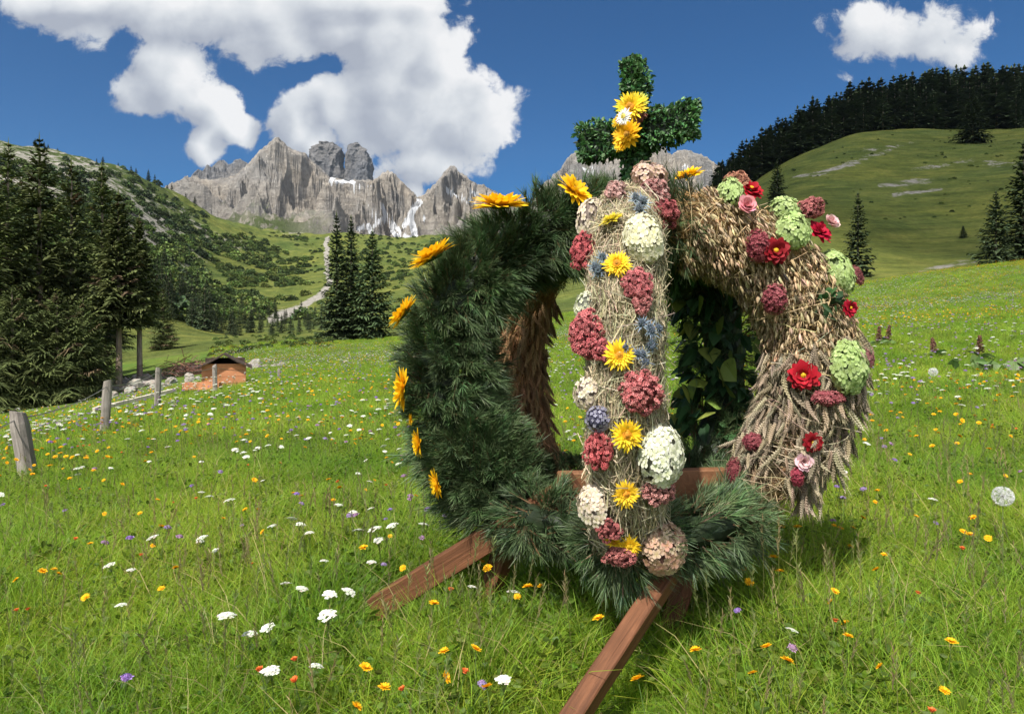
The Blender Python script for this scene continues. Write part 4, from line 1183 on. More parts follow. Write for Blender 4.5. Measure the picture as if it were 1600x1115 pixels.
# front arch blossoms, from the top down: (px, py, half size in px, aspect)
SF = Surf(A_F, .130); CREAM, BLUSH = ((.66, .62, .44), (.70, .66, .54)), ((.64, .50, .42), (.72, .64, .56))
fl = [('pink_hydrangea', 1016, 274, lambda: hydrangea(30, (.62, .38, .33), (.66, .52, .45), 90), (1, .8)),
      ('dusty_pink_cluster', 1022, 300, lambda: sedum(27, (0.669, 0.274, 0.258), (0.8, 0.53, 0.483)), (1, .9)),
      ('red_cluster', 1036, 334, lambda: sedum(27, (0.426, 0.098, 0.106), (0.655, 0.201, 0.201)), (1, .95)),
      ('dusty_pink_cluster', 962, 300, lambda: sedum(18, (0.669, 0.335, 0.304), (0.8, 0.576, 0.514)), (1, 1.2)),
      ('blue_thistle', 1002, 322, lambda: thistle(22, (.22, .26, .30)), (1, 1.3)),
      ('pale_hydrangea', 921, 340, lambda: hydrangea(24, *BLUSH, 70), (.9, 1.35)),
      ('yellow_strawflower', 955, 343, lambda: strawflower(20, (.62, .50, .03), (.68, .56, .05), (.5, .4, .05)), (1, 1)),
      ('cream_hydrangea', 1005, 373, lambda: hydrangea(32, *CREAM, 110), (1, 1.3)),
      ('red_cluster', 912, 393, lambda: sedum(23, (0.532, 0.098, 0.114), (0.78, 0.201, 0.209)), (1, 1.3)),
      ('blue_thistle', 936, 414, lambda: thistle(21, (.19, .24, .29)), (1, 1.2)),
      ('yellow_strawflower', 964, 413, lambda: strawflower(20), (1, 1)),
      ('red_cluster', 996, 447, lambda: sedum(25, (0.578, 0.137, 0.152), (0.8, 0.294, 0.294)), (1, 1.2)),
      ('red_cluster', 1003, 478, lambda: sedum(18, (0.639, 0.198, 0.198), (0.8, 0.373, 0.342), nsub=10), (1, 1)),
      ('white_statice', 914, 480, lambda: hydrangea(20, (.55, .57, .44), (.70, .68, .58), 70, fl=.15), (.9, 1.3)),
      ('red_cluster', 917, 520, lambda: sedum(31, (0.609, 0.129, 0.144), (0.8, 0.279, 0.279), nsub=20), (1, 1.2)),
      ('red_cluster', 942, 546, lambda: sedum(20, (0.609, 0.129, 0.144), (0.8, 0.279, 0.279), nsub=10), (1, 1)),
      ('yellow_strawflower', 967, 556, lambda: strawflower(23), (1, 1)),
      ('blue_thistle', 1012, 520, lambda: thistle(24, (.19, .24, .30), 6), (.9, 1.2)),
      ('blue_thistle', 1004, 556, lambda: thistle(19, (.17, .21, .27), 4), (1, 1.1)),
      ('red_cluster', 1000, 613, lambda: sedum(34, (0.639, 0.152, 0.159), (0.8, 0.326, 0.311), nsub=20), (1, 1)),
      ('pale_hydrangea', 916, 614, lambda: hydrangea(23, *BLUSH, 70), (.95, 1.15)),
      ('lavender_statice', 934, 654, lambda: hydrangea(21, (.24, .23, .36), (.36, .34, .46), 80, fl=.13), (1, 1)),
      ('yellow_strawflower', 980, 679, lambda: strawflower(25), (1, 1)),
      ('red_cluster', 936, 705, lambda: sedum(24, (0.639, 0.114, 0.121), (0.8, 0.233, 0.233)), (.95, 1.4)),
      ('cream_hydrangea', 1033, 712, lambda: hydrangea(38, (.70, .69, .56), (.76, .75, .66), 170, fl=.17), (1, 1.3)),
      ('dusty_pink_cluster', 1028, 766, lambda: sedum(28, (0.609, 0.228, 0.213), (0.8, 0.436, 0.388)), (1, .8)),
      ('yellow_strawflower', 978, 771, lambda: strawflower(22, (.70, .44, .02), (.78, .52, .03)), (1, 1)),
      ('pale_hydrangea', 930, 791, lambda: hydrangea(30, *BLUSH, 110), (.95, 1.2)),
      ('red_cluster', 952, 826, lambda: sedum(20, (0.456, 0.121, 0.121), (0.686, 0.248, 0.233), nsub=10), (1, 1)),
      ('yellow_strawflower', 959, 846, lambda: strawflower(16), (1.1, .7)),
      ('yellow_strawflower', 985, 852, lambda: strawflower(18, disc=(.7, .45, .02)), (1, 1)),
      ('red_cluster', 968, 866, lambda: sedum(26, (0.426, 0.121, 0.114), (0.655, 0.264, 0.233)), (1.1, .7)),
      ('dried_hydrangea', 1036, 856, lambda: hydrangea(38, (.46, .24, .19), (.62, .50, .38), 160, fl=.17), (1, 1.08))]
for nm, px, py, mk, asp in fl:
    P, o, T = SF.at(px, py); dv = unit(o * .75 + np.array([0, -.7, .12]))
    if nm == 'yellow_strawflower': dv = o * .8 + np.array([0, -1.0, 0]) * .5 + (UP * .9 if py == 343 else 0) + .32 * rng.normal(size=3)
    place_blossom(nm, mk(), SF, px, py, M_FLOWER, P_F, lift=.40 if 'strawflower' in nm else (.6 if py > 800 else .30), aspect=asp, dirv=dv)

# yellow ray flowers standing on the outer rim of the left arch
SL = A_L
for (px, py, hw, tw) in [(780, 309, 39, (0, -.18, 1)), (903, 292, 28, (.75, -.75, .75)), (671, 391, 37, (-.55, -.15, .9)), (624, 485, 28, (-.85, -.10, .62)), (621, 607, 30, (-1, -.25, .06)),
                         (640, 655, 9, (-1, -.2, 0)), (648, 692, 21, (-1, -.3, -.12)), (677, 757, 21, (-1, -.35, -.2))]:
    i = np.argmin(np.hypot(*(np.array(proj(A_L['C'] + .17 * A_L['N'])) - np.array([[px], [py]]))))
    dpt = A_L['C'][i, 1] - .19
    P = np.array([(px - CX) / F * dpt, dpt, EYE + (HY - py) / F * dpt])
    place_blossom('yellow_ray_flower', ray_flower(hw * 1.18), None, px, py, M_FLOWER, P_L, pos=(P, np.array(tw, float), None), lift=0)
dpt = 2.95
place_blossom('yellow_ray_flower', ray_flower(25), None, 0, 0, M_FLOWER, P_BR, pos=(np.array([(1075 - CX) / F * dpt, dpt, EYE + (HY - 268) / F * dpt]), np.array([-.25, -.25, .95]), None), lift=0)

# right arch blossoms
SR = Surf(A_R, .185); GREEN = ((.34, .46, .17), (.48, .56, .28)); RED = (.40, .010, .022); DRED = (.24, .008, .014)
fr = [('green_hydrangea', 1142, 300, lambda: hydrangea(24, *GREEN, 80), (.8, 1.2)), ('dusty_pink_cluster', 1153, 284, lambda: sedum(22, (0.578, 0.228, 0.168), (0.8, 0.436, 0.279)), (1, .8)),
      ('red_dahlia', 1173, 296, lambda: dahlia(22, RED), (1, 1)), ('pink_rose', 1167, 322, lambda: rose(16), (1, 1)),
      ('green_hydrangea', 1228, 328, lambda: hydrangea(26, *GREEN, 90), (1, .9)), ('green_hydrangea', 1240, 360, lambda: hydrangea(28, *GREEN, 110), (.95, 1.1)),
      ('dusty_pink_cluster', 1270, 326, lambda: sedum(26, (0.548, 0.152, 0.168), (0.8, 0.342, 0.311)), (1, .7)), ('red_dahlia', 1281, 361, lambda: dahlia(21, (.42, .008, .035), (.42, .02, .04)), (1, 1)),
      ('pale_pink_rose', 1301, 345, lambda: rose(13, (.66, .42, .42)), (1, 1)), ('plum_plume', 1184, 384, lambda: celosia(22), (1, 1)), ('red_dahlia', 1212, 392, lambda: dahlia(22, DRED), (1, 1)),
      ('green_hydrangea', 1310, 424, lambda: hydrangea(27, *GREEN, 120), (.9, 1.35)), ('plum_plume', 1341, 429, lambda: celosia(13, (.16, .035, .045), (.30, .12, .11)), (.9, 1.1)),
      ('red_dahlia', 1328, 481, lambda: dahlia(14, (.40, .01, .03)), (1, 1)), ('plum_plume', 1210, 467, lambda: celosia(23, (.26, .05, .07), (.42, .14, .15)), (1, .9)),
      ('red_dahlia', 1255, 586, lambda: dahlia(24, RED), (1, 1)), ('green_hydrangea', 1325, 573, lambda: hydrangea(32, *GREEN, 130), (.92, 1.3)), ('plum_plume', 1356, 556, lambda: celosia(15, (.28, .10, .11), (.40, .2, .19)), (.8, 1.1)),
      ('plum_plume', 1293, 622, lambda: celosia(26, (.28, .06, .075), (.42, .15, .15), .6), (1.2, .9)), ('plum_plume', 1176, 690, lambda: celosia(19, (.24, .04, .06), (.36, .11, .12), .9), (1, 1)),
      ('red_dahlia', 1270, 691, lambda: dahlia(16, DRED), (1, 1)), ('pale_pink_rose', 1256, 721, lambda: rose(14, (.66, .44, .46)), (1, 1)), ('plum_plume', 1245, 744, lambda: celosia(16, (.34, .045, .08), (.46, .10, .13), 1.2), (.8, 1.0)),
      ('plum_plume', 1146, 735, lambda: celosia(16, (.17, .03, .04), (.27, .08, .08)), (.9, 1.1))]
for nm, px, py, mk, asp in fr:
    P, o, T = SR.at(px, py)
    flat_ = 'dahlia' in nm or 'rose' in nm
    dv = unit(o * .8 + np.array([-.1, -.6, .1]) * (1.0 if flat_ else .7))
    place_blossom(nm, mk(), SR, px, py, M_FLOWER, WHEAT if py > 540 else OATS, lift=.45 if flat_ else .35, aspect=asp, dirv=dv)
g = Geo(); n = 46
P, o, T = SR.at(1305, 468); P = P - o * .03 + .026 * rng.normal(size=(n, 3))
leaves(g, P, unit(o * .4 + .8 * rdir(n)), .040 * (.7 + .6 * rng.random(n)), .012 * (.7 + .6 * rng.random(n)), varc((.03, .075, .025), n, .3))
g.build('green_leaves', M_LEAF, OATS)

# ------------------------------------------------------------------ wooden stand under the crown
STAND = empty('wooden_stand', (AX, AY, float(zt(AX, AY))), 'brown wooden stand with four splayed legs under the harvest crown', 'stand')


def timber(name, p0, p1, w, h, mat, parent, tilt=0.0, bev=.004):
    """squared timber from p0 to p1; local z runs along it"""
    p0, p1 = np.array(p0, float), np.array(p1, float); L = np.linalg.norm(p1 - p0); d = (p1 - p0) / L
    me = bpy.data.meshes.new(name)
    hx, hy = w / 2, h / 2; pts = []
    sec = [(-hx + bev, -hy), (hx - bev, -hy), (hx, -hy + bev), (hx, hy - bev), (hx - bev, hy), (-hx + bev, hy), (-hx, hy - bev), (-hx, -hy + bev)]
    zs = [0, .004] + list(np.linspace(.02, L - .02, 12)) + [L - .004, L]
    for i, z in enumerate(zs):
        k = .93 if i in (0, len(zs) - 1) else 1
        j = .0008 * math.sin(i * 2.1)
        pts += [(x * k + j, y * k - j, z) for x, y in sec]
    f = [list(q) for q in grid_faces(len(zs), 8, True)] + [list(range(7, -1, -1)), [(len(zs) - 1) * 8 + q for q in range(8)]]
    me.from_pydata(pts, [], f); me.materials.append(mat); me.update()
    o = bpy.data.objects.new(name, me); COL.objects.link(o)
    x = unit(np.cross(UP, d)); y = np.cross(d, x)
    c, s_ = math.cos(tilt), math.sin(tilt); x, y = c * x + s_ * y, c * y - s_ * x
    Mx = Matrix(((x[0], y[0], d[0], p0[0]), (x[1], y[1], d[1], p0[1]), (x[2], y[2], d[2], p0[2]), (0, 0, 0, 1)))
    o.matrix_world = Mx
    if parent is not None:
        o.parent = parent; o.matrix_parent_inverse = parent.matrix_basis.inverted()
    return o


LEGFEET = [(-.52, 2.68), (-.50, 2.60), (-.44, 2.55), (-.42, 2.86), (-.33, 2.82), (-.12, 3.06), (-.08, 2.95), (.60, 2.45), (-.08, 2.72), (.0, 1.62), (.08, 1.68), (.17, 1.75), (.25, 1.85), (.34, 1.95), (.40, 2.02)]
def ext(a, b, t): return a + (b - a) * t
a, b = px_pt(594, 945, 2.68), px_pt(752, 848, 2.60); timber('leg', ext(a, b, -.05), ext(a, b, 1.9), .068, .092, M_LEG, STAND)
a, b = px_pt(1012, 945, 2.12), px_pt(905, 1108, 1.86); timber('leg', ext(a, b, 1.9), ext(a, b, -.55), .058, .068, M_LEG, STAND, .25)
a, b = px_pt(767, 922, 2.66), px_pt(785, 866, 2.67); timber('leg', ext(a, b, -.30), ext(a, b, 1.45), .070, .070, M_LEG, STAND, .7)
a, b = px_pt(1040, 1000, 2.48), px_pt(1064, 925, 2.54); timber('leg', ext(a, b, -.12), ext(a, b, 2.6), .078, .078, M_LEG, STAND, .6)
timber('crossbeam', (AX - .29, AY - .16, .58), (AX + .42, AY - .08, .58), .06, .18, M_BEAM, STAND)
timber('crossbeam', (AX - .03, AY - .46, .52), (AX + .03, AY - .16, .52), .06, .13, M_BEAM, STAND)
timber('crossbeam', (AX + .045, AY - .07, .52), (AX + .06, AY + .46, .52), .06, .13, M_BEAM, STAND)

# ------------------------------------------------------------------ cloud added out of view to shade the right hill
g = Geo(); a = np.linspace(0, 6.2832, 64, endpoint=False); b = np.linspace(-1.5, 1.5, 34)
V = np.array([[math.cos(y) * math.cos(x), math.cos(y) * math.sin(x), math.sin(y)] for y in b for x in a])
V = V * (1 + .14 * fbm(V * 2.2 + 4, 4)[:, None] + .10 * ridged(V * 5, 3)[:, None])
V = V * np.array([120, 158, 38]); V[:, 2] = np.where(V[:, 2] < 0, V[:, 2] * .45, V[:, 2])
g.add(V + np.array([158, 165, 30]) + np.array(SUN_DIR) * 1250, grid_faces(34, 64, True), (.85, .86, .88))
M_CLOUD = attr_mat('cloud_white', 1.0, 0.0, .4)
nt = M_CLOUD.node_tree; out = [q for q in nt.nodes if q.type == 'OUTPUT_MATERIAL'][0]; src = out.inputs[0].links[0].from_socket
mx = N(nt, 'ShaderNodeMixShader'); mx.inputs[0].default_value = .50; tr = N(nt, 'ShaderNodeBsdfTransparent')   # thin cloud: part of the sunlight passes
lk(nt, src, mx.inputs[1]); lk(nt, tr.outputs[0], mx.inputs[2]); lk(nt, mx.outputs[0], out.inputs[0])
tag(g.build('shade_cloud', M_CLOUD, smooth=True), kind='structure')

# ------------------------------------------------------------------ fence, rail, hut, stones, track at the meadow edge
FENCE = empty('wire_fence', at_d(163, 8.3), 'weathered grey wooden posts with a sagging wire along the left meadow edge', 'fence')


def post(pb, pt, d, wpx, seed):
    r = np.random.default_rng(seed); top = px_pt(*pt, d); base = at_d(pb[0], d); wv = wpx / F * d / 2
    base = base + (base - top) * .35
    g = Geo(); n, m = 10, 16; a = np.linspace(0, 6.2832, n, endpoint=False); rr = wv * (1 + .10 * r.normal(size=n)); L = np.linalg.norm(top - base); dd = (top - base) / L
    z = np.linspace(0, L, m); V = []
    for i in range(m):
        k = (1 - .12 * i / m) * (1 + .03 * r.normal()) * (.86 if i == m - 1 else 1)
        V.append(np.stack([rr * np.cos(a) * k, rr * np.sin(a) * k * .9, np.full(n, z[i]) + (.02 * np.cos(a + seed) if i == m - 1 else 0)], -1))
    me = bpy.data.meshes.new('post'); me.from_pydata(np.concatenate(V).tolist(), [], [list(map(int, q)) for q in grid_faces(m, n, True)] + [[(m - 1) * n + q for q in range(n)]])
    me.materials.append(M_POST); o = bpy.data.objects.new('post', me); COL.objects.link(o)
    o.rotation_mode = 'QUATERNION'; o.rotation_quaternion = Vector(dd).to_track_quat('Z', 'Y'); o.location = Vector(base)
    o.parent = FENCE; o.matrix_parent_inverse = FENCE.matrix_basis.inverted()
    return top, dd


tops_ = [post((46, 760), (27, 643), 6.0, 29, 1), post((163, 682), (169, 595), 8.3, 15, 2), post((245, 636), (247, 575), 12, 10, 3), post((336, 615), (335, 570), 16, 8.5, 4),
         post((436, 592), (436, 577), 20, 6, 5), post((-120, 860), (-190, 700), 4.4, 30, 6)]
g = Geo()
for (i, j) in [(5, 0), (0, 1), (1, 2), (2, 3), (3, 4)]:
    A, B = tops_[i][0] - tops_[i][1] * .06, tops_[j][0] - tops_[j][1] * .06
    s_ = np.linspace(0, 1, 20)[:, None]; P = A + (B - A) * s_ - UP * (.06 * 4 * s_ * (1 - s_))
    for sd_ in ((0, 0, 1.), (1., 0, 0)): g.strips(P[None], np.array([sd_]), np.array([[.0055]]), (.22, .21, .2))
g.build('wire', attr_mat('rusty_wire', .5, .5), FENCE)
a, b = px_pt(146, 633, 12.6), px_pt(274, 626, 14.2); a[2] = float(zt(a[0], a[1])) + .24; b[2] = float(zt(b[0], b[1])) + .24
tag(timber('wooden_rail', a, b, .07, .07, wood_mat('pale_barked_rail', (.40, .36, .28), (.62, .58, .48), (6, 6, .5)), None), 'long pale wooden rail lying low in the grass between two fence posts', 'rail')


def boxes(lst):
    vs, fs = [], []
    for (lo, hi) in lst:
        n = len(vs); vs += [(x, y, z) for x in (lo[0], hi[0]) for y in (lo[1], hi[1]) for z in (lo[2], hi[2])]
        fs += [[n + q for q in f] for f in ([0, 1, 3, 2], [4, 6, 7, 5], [0, 4, 5, 1], [2, 3, 7, 6], [0, 2, 6, 4], [1, 5, 7, 3])]
    return vs, fs


def solid(name, vf, mat, parent, loc=None, rz=0):
    me = bpy.data.meshes.new(name); me.from_pydata(vf[0], [], vf[1]); me.materials.append(mat); me.update()
    o = bpy.data.objects.new(name, me); COL.objects.link(o)
    if parent is not None: o.parent = parent
    if loc is not None: o.location = Vector(loc); o.rotation_euler.z = rz
    return o


hb = at_d(350, 18.0); hb[2] = EYE + (HY - 595) / F * 18.0
HUT = empty('wooden_hut', hb, 'small orange-brown board hut with a dark gabled roof beyond the fence', 'hut'); HUT.rotation_euler.z = rad(21); HUT.scale = (1.08, 1.0, 1.12)
w2, dp, hw_ = .50, 1.0, .34
solid('front_wall', boxes([((-w2, 0, -.35 + i * .152), (w2, .03, -.35 + i * .152 + .146)) for i in range(5)]), M_HUT, HUT)
solid('side_wall', boxes([((-w2, .032, -.35), (-w2 + .03, dp, hw_))]), M_HUT, HUT); solid('side_wall', boxes([((w2 - .03, .032, -.35), (w2, dp, hw_))]), M_HUT, HUT)
solid('back_wall', boxes([((-w2 + .03, dp - .03, -.35), (w2 - .03, dp, hw_ + .18))]), M_ROOF, HUT)
rv, rf = [], []
prof = [(-w2 - .14, hw_ - .05), (-w2 * .55, hw_ + .115), (0, hw_ + .28), (w2 * .55, hw_ + .115), (w2 + .14, hw_ - .05)]
for y in (-.16, dp + .15):
    for (x, z) in prof: rv.append((x, y, z))
    for (x, z) in prof: rv.append((x, y, z + .035))
for i in range(4):
    rf += [[i, i + 1, 11 + i, 10 + i], [5 + i, 15 + i, 16 + i, 6 + i], [i, 5 + i, 6 + i, i + 1], [10 + i, 11 + i, 16 + i, 15 + i]]
rf += [[0, 10, 15, 5], [4, 9, 19, 14]]
solid('roof', (rv, rf), M_ROOF, HUT)
tb = px_pt(316, 620, 16.6); tb[2] = float(zt(tb[0], tb[1])) + .08
TR = empty('wooden_trough', tb, 'low orange-brown wooden trough in the grass in front of the hut', 'trough'); TR.rotation_euler.z = rad(8)
solid('trough_box', boxes([((-.42, -.14, 0), (.42, -.11, .17)), ((-.42, .11, 0), (.42, .14, .17)), ((-.42, -.108, 0), (-.39, .108, .17)), ((.39, -.108, 0), (.42, .108, .17)), ((-.388, -.108, 0), (.388, .108, .03))]), M_HUT, TR)
solid('leg', boxes([((-.38, -.1, -.2), (-.32, .1, -.003))]), M_HUT, TR); solid('leg', boxes([((.32, -.1, -.2), (.38, .1, -.003))]), M_HUT, TR)


def rock_mesh(seed):
    g = Geo(); a = np.linspace(0, 6.2832, 16, endpoint=False); b = np.linspace(-1.45, 1.45, 10)
    V = np.array([[math.cos(y) * math.cos(x), math.cos(y) * math.sin(x), math.sin(y)] for y in b for x in a])
    V = V * (1 + .35 * fbm(V * 1.3 + seed * 7.1, 3)[:, None] + .12 * ridged(V * 3 + seed, 3)[:, None]) * np.array([1, .8, .62])
    g.add(V, grid_faces(10, 16, True), varc((.25, .23, .20), len(V), .10)); g.add([V[-16:].mean(0)], np.zeros((0, 3), int), (.25, .23, .2))
    j = np.arange(16); g.f.append(np.stack([144 + j, 144 + (j + 1) % 16, np.full(16, 160)], 1)); g.m.append(np.zeros(16))
    return g.build('boulder', M_ROCKS, link=False)


RK = [rock_mesh(k) for k in range(5)]
spots = [(random.uniform(165, 330), random.uniform(24, 36), random.uniform(.14, .42)) for _ in range(62)] + [(random.uniform(372, 445), random.uniform(27, 38), random.uniform(.12, .40)) for _ in range(30)] + \
        [(214, 27, .6), (228, 30, .55), (285, 33, .5), (300, 34, .55), (400, 33, .5), (268, 26, .4)]
for k, (px, d, r_) in enumerate(spots):
    o = RK[k % 5].copy(); COL.objects.link(o); o.location = Vector(at_d(px, d)) + Vector((0, 0, r_ * .15)); o.rotation_euler = (random.uniform(-.3, .3), random.uniform(-.3, .3), random.random() * 6); o.scale = (r_ * .62,) * 3
    tag(o, 'pale grey limestone boulder of the stone heap beyond the fence', 'boulder', 'boulders of the stone heap beyond the fence')
g = Geo(); n = 420; c0 = at_d(300, 30); P = c0 + rng.normal(size=(n, 3)) * np.array([.75, .4, .22]); P[:, 2] = np.maximum(zt(P[:, 0], P[:, 1]) + .03, np.abs(P[:, 2] - c0[2]) * 1.5 + c0[2])
d = unit(rdir(n) * np.array([1, 1, .5])); g.strips(np.stack([P - d * .35, P, P + d * .35], 1), unit(np.cross(d, rdir(n))), np.array([[.012, .014, .004]]), varc((.16, .085, .065), n, .25))
tag(g.build('brushwood_heap', M_BARK), 'reddish brown heap of brushwood beside the stones behind the hut', 'brushwood')

# pale gravel track beyond the fence
m, nt, b_, out = new_mat('pale_gravel'); geo = N(nt, 'ShaderNodeNewGeometry'); nz = noise(nt, geo.outputs['Position'], 14, 5, .7)
lk(nt, ramp(nt, nz.outputs[0], [(.3, (.34, .32, .28)), (.7, (.60, .58, .53))]), b_.inputs['Base Color']); b_.inputs['Roughness'].default_value = .95
tp = np.array([at_d(p, d) for p, d in [(-420, 10.5), (-200, 12.2), (-80, 13.5), (0, 14.2), (50, 14.8), (95, 16.5), (130, 20)]])
s_ = np.linspace(0, len(tp) - 1, 60); Cc = np.stack([np.interp(s_, np.arange(len(tp)), tp[:, i]) for i in range(3)], -1); T_ = unit(np.gradient(Cc, axis=0)); sd_ = unit(np.cross(T_, UP))
wv = .55 + .12 * fbm(Cc * .8, 3); V = np.stack([Cc + sd_ * (q * wv)[:, None] for q in (-1, -.5, 0, .5, 1)], 1); V[..., 2] = zt(V[..., 0], V[..., 1]) + .03
g = Geo(); g.add(V.reshape(-1, 3), grid_faces(60, 5), (.5, .5, .5)); tag(g.build('path', m, smooth=True), kind='structure')


# ------------------------------------------------------------------ scattered ground cover (things nobody could count)
def scatter(name, pts, rot, scl, idx, protos, kind='stuff'):
    me = bpy.data.meshes.new(name); me.vertices.add(len(pts)); me.vertices.foreach_set('co', np.asarray(pts, np.float32).ravel())
    for nm, ty, dat, key in (('rot', 'FLOAT_VECTOR', rot, 'vector'), ('scl', 'FLOAT', scl, 'value'), ('idx', 'INT', idx, 'value')):
        at = me.attributes.new(nm, ty, 'POINT'); at.data.foreach_set(key, np.asarray(dat, np.int32 if ty == 'INT' else np.float32).ravel())
    o = bpy.data.objects.new(name, me); COL.objects.link(o)
    cl = bpy.data.collections.new(name + '_kinds')
    for k, p in enumerate(protos): p.name = '%s_kind_%03d' % (name, k); cl.objects.link(p)
    ng = bpy.data.node_groups.new(name, 'GeometryNodeTree')
    ng.interface.new_socket('Geometry', in_out='INPUT', socket_type='NodeSocketGeometry'); ng.interface.new_socket('Geometry', in_out='OUTPUT', socket_type='NodeSocketGeometry')
    a, z = ng.nodes.new('NodeGroupInput'), ng.nodes.new('NodeGroupOutput')
    ip = ng.nodes.new('GeometryNodeInstanceOnPoints'); ci = ng.nodes.new('GeometryNodeCollectionInfo')
    ci.inputs['Collection'].default_value = cl; ci.inputs['Separate Children'].default_value = True; ci.inputs['Reset Children'].default_value = True
    ng.links.new(a.outputs[0], ip.inputs['Points']); ng.links.new(ci.outputs[0], ip.inputs['Instance']); ip.inputs['Pick Instance'].default_value = True
    for nm, ty, sk in (('rot', 'FLOAT_VECTOR', 'Rotation'), ('scl', 'FLOAT', 'Scale'), ('idx', 'INT', 'Instance Index')):
        na = ng.nodes.new('GeometryNodeInputNamedAttribute'); na.data_type = ty; na.inputs['Name'].default_value = nm
        ng.links.new(na.outputs['Attribute'], ip.inputs[sk])
    ng.links.new(ip.outputs[0], z.inputs[0])
    md = o.modifiers.new('scatter', 'NODES'); md.node_group = ng
    return tag(o, kind=kind)


G1, G2, GY, GT = (.140, .262, .018), (.252, .376, .030), (.37, .40, .058), (.42, .36, .18)


def grass_clump(nb, rad_, h0, h1, wd, k=4, lean=.35, dry=.05, heads=0, herbs=0, bend=.35):
    g = Geo()
    a, r = rng.random(nb) * 6.283, rad_ * np.sqrt(rng.random(nb)); B = np.stack([r * np.cos(a), r * np.sin(a), np.full(nb, -.02)], -1)
    d = unit(UP + lean * rng.normal(size=(nb, 3)) * np.array([1, 1, .2])); L = h0 + (h1 - h0) * rng.random(nb) ** 1.3
    hb = unit(np.stack([d[:, 0], d[:, 1], 0 * a], -1) + .5 * rdir(nb) * np.array([1, 1, 0])); s = np.linspace(0, 1, k); bd = bend * (.3 + 1.2 * rng.random(nb))
    P = B[:, None] + d[:, None] * (L[:, None] * s)[..., None] + hb[:, None] * ((L * bd)[:, None] * s ** 2)[..., None] - UP * ((L * bd * .45)[:, None] * s ** 3)[..., None]
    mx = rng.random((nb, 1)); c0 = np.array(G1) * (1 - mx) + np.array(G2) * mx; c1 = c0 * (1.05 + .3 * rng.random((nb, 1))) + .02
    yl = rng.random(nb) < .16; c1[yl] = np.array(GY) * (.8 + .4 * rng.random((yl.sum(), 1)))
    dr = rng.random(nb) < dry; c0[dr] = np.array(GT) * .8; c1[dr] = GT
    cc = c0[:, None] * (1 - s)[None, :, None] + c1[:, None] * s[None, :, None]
    g.strips(P, unit(np.cross(d, rdir(nb))), wd * np.interp(s, [0, .5, 1], [.8, 1, .08])[None] * (.7 + .6 * rng.random((nb, 1))), cc)
    if heads:   # stalks with feathery seed heads
        for _ in range(heads):
            b0 = np.array([rng.normal() * rad_ * .5, rng.normal() * rad_ * .5, 0]); tp_ = b0 + np.array([rng.normal() * .06, rng.normal() * .06, h1 * (1.0 + .35 * rng.random())])
            g.strips(np.array([[b0, (b0 + tp_) / 2 + [0.01, 0, 0], tp_]]), unit(rng.normal(size=(1, 3)) * [1, 1, 0]), np.array([[.0012, .0011, .0008]]), (.20, .20, .08))
            m = 26; q = rng.random(m); pp = tp_ - (tp_ - b0) * (.24 * q)[:, None]; dd = unit((tp_ - b0) * 2 + .45 * rdir(m))
            g.strips(np.stack([pp, pp + dd * .022], 1), rdir(m), np.array([[.0022, .0006]]), varc((.27, .23, .14) if rng.random() < .5 else (.24, .26, .12), m, .2))
    if herbs:   # small round and lobed leaves low between the blades
        n = herbs; P = np.stack([rad_ * 1.1 * rng.normal(size=n) * .6, rad_ * 1.1 * rng.normal(size=n) * .6, .03 + .15 * rng.random(n)], -1)
        leaves(g, P, unit(rdir(n) * [1, 1, .3] + [0, 0, .25]), .035 * (.6 + .8 * rng.random(n)), .012 * (.7 + .6 * rng.random(n)), varc((.115, .18, .03), n, .25, .1), droop=.15)
    return g


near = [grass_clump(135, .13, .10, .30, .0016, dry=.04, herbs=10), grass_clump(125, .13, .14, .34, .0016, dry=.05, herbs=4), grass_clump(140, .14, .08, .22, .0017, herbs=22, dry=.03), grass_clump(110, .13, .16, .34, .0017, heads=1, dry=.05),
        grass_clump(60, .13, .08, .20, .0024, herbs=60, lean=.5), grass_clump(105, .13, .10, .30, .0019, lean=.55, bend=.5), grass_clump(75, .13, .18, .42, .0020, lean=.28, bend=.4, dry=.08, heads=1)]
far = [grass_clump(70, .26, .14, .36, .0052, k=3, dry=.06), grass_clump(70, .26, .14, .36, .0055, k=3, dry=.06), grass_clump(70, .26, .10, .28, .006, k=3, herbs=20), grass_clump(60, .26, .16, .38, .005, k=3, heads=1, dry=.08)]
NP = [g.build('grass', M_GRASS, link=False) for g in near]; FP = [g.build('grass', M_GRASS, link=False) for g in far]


def wedge(n, y0, y1, pad=1.2, xs=.80):
    y = np.sqrt(y0 ** 2 + (y1 ** 2 - y0 ** 2) * rng.random(n)); x = (rng.random(n) * 2 - 1) * (xs * y + pad); return x, y


xs_, ys_, sc_, ix_ = [], [], [], []
for (n, y0, y1, lo, hi, k0, k1) in [(4300, 1.0, 3.6, .75, 1.05, 0, 7), (7500, 3.6, 7.5, .75, 1.1, 0, 7), (7000, 7.0, 14, .8, 1.15, 7, 11), (9000, 14, 28, .9, 1.25, 7, 11), (9500, 28, 58, 1.0, 1.5, 7, 11)]:
    x, y = wedge(n, y0, y1); xs_.append(x); ys_.append(y); sc_.append(lo + (hi - lo) * rng.random(n)); ix_.append(rng.integers(k0, k1, n))
x, y, sc, ix = map(np.concatenate, (xs_, ys_, sc_, ix_))
pn = fbm(np.stack([x, y, 0 * x], -1) * .55 + 9, 3)
sc = sc * np.clip(1 + .55 * pn, .6, 1.5) * np.interp(y, [0, 4, 9, 25], [.86, .82, .56, .54])
for (fx, fy) in LEGFEET:
    sc = sc * np.clip(np.hypot(x - fx, y - fy) / .24, .60, 1)
pxs = CX + F * x / y
keep = ~((pxs < 330) & (y > 21)) & ~((pxs < 150) & (np.abs(y - (14.3 + np.clip(pxs / 60, -3, 1))) < .7))
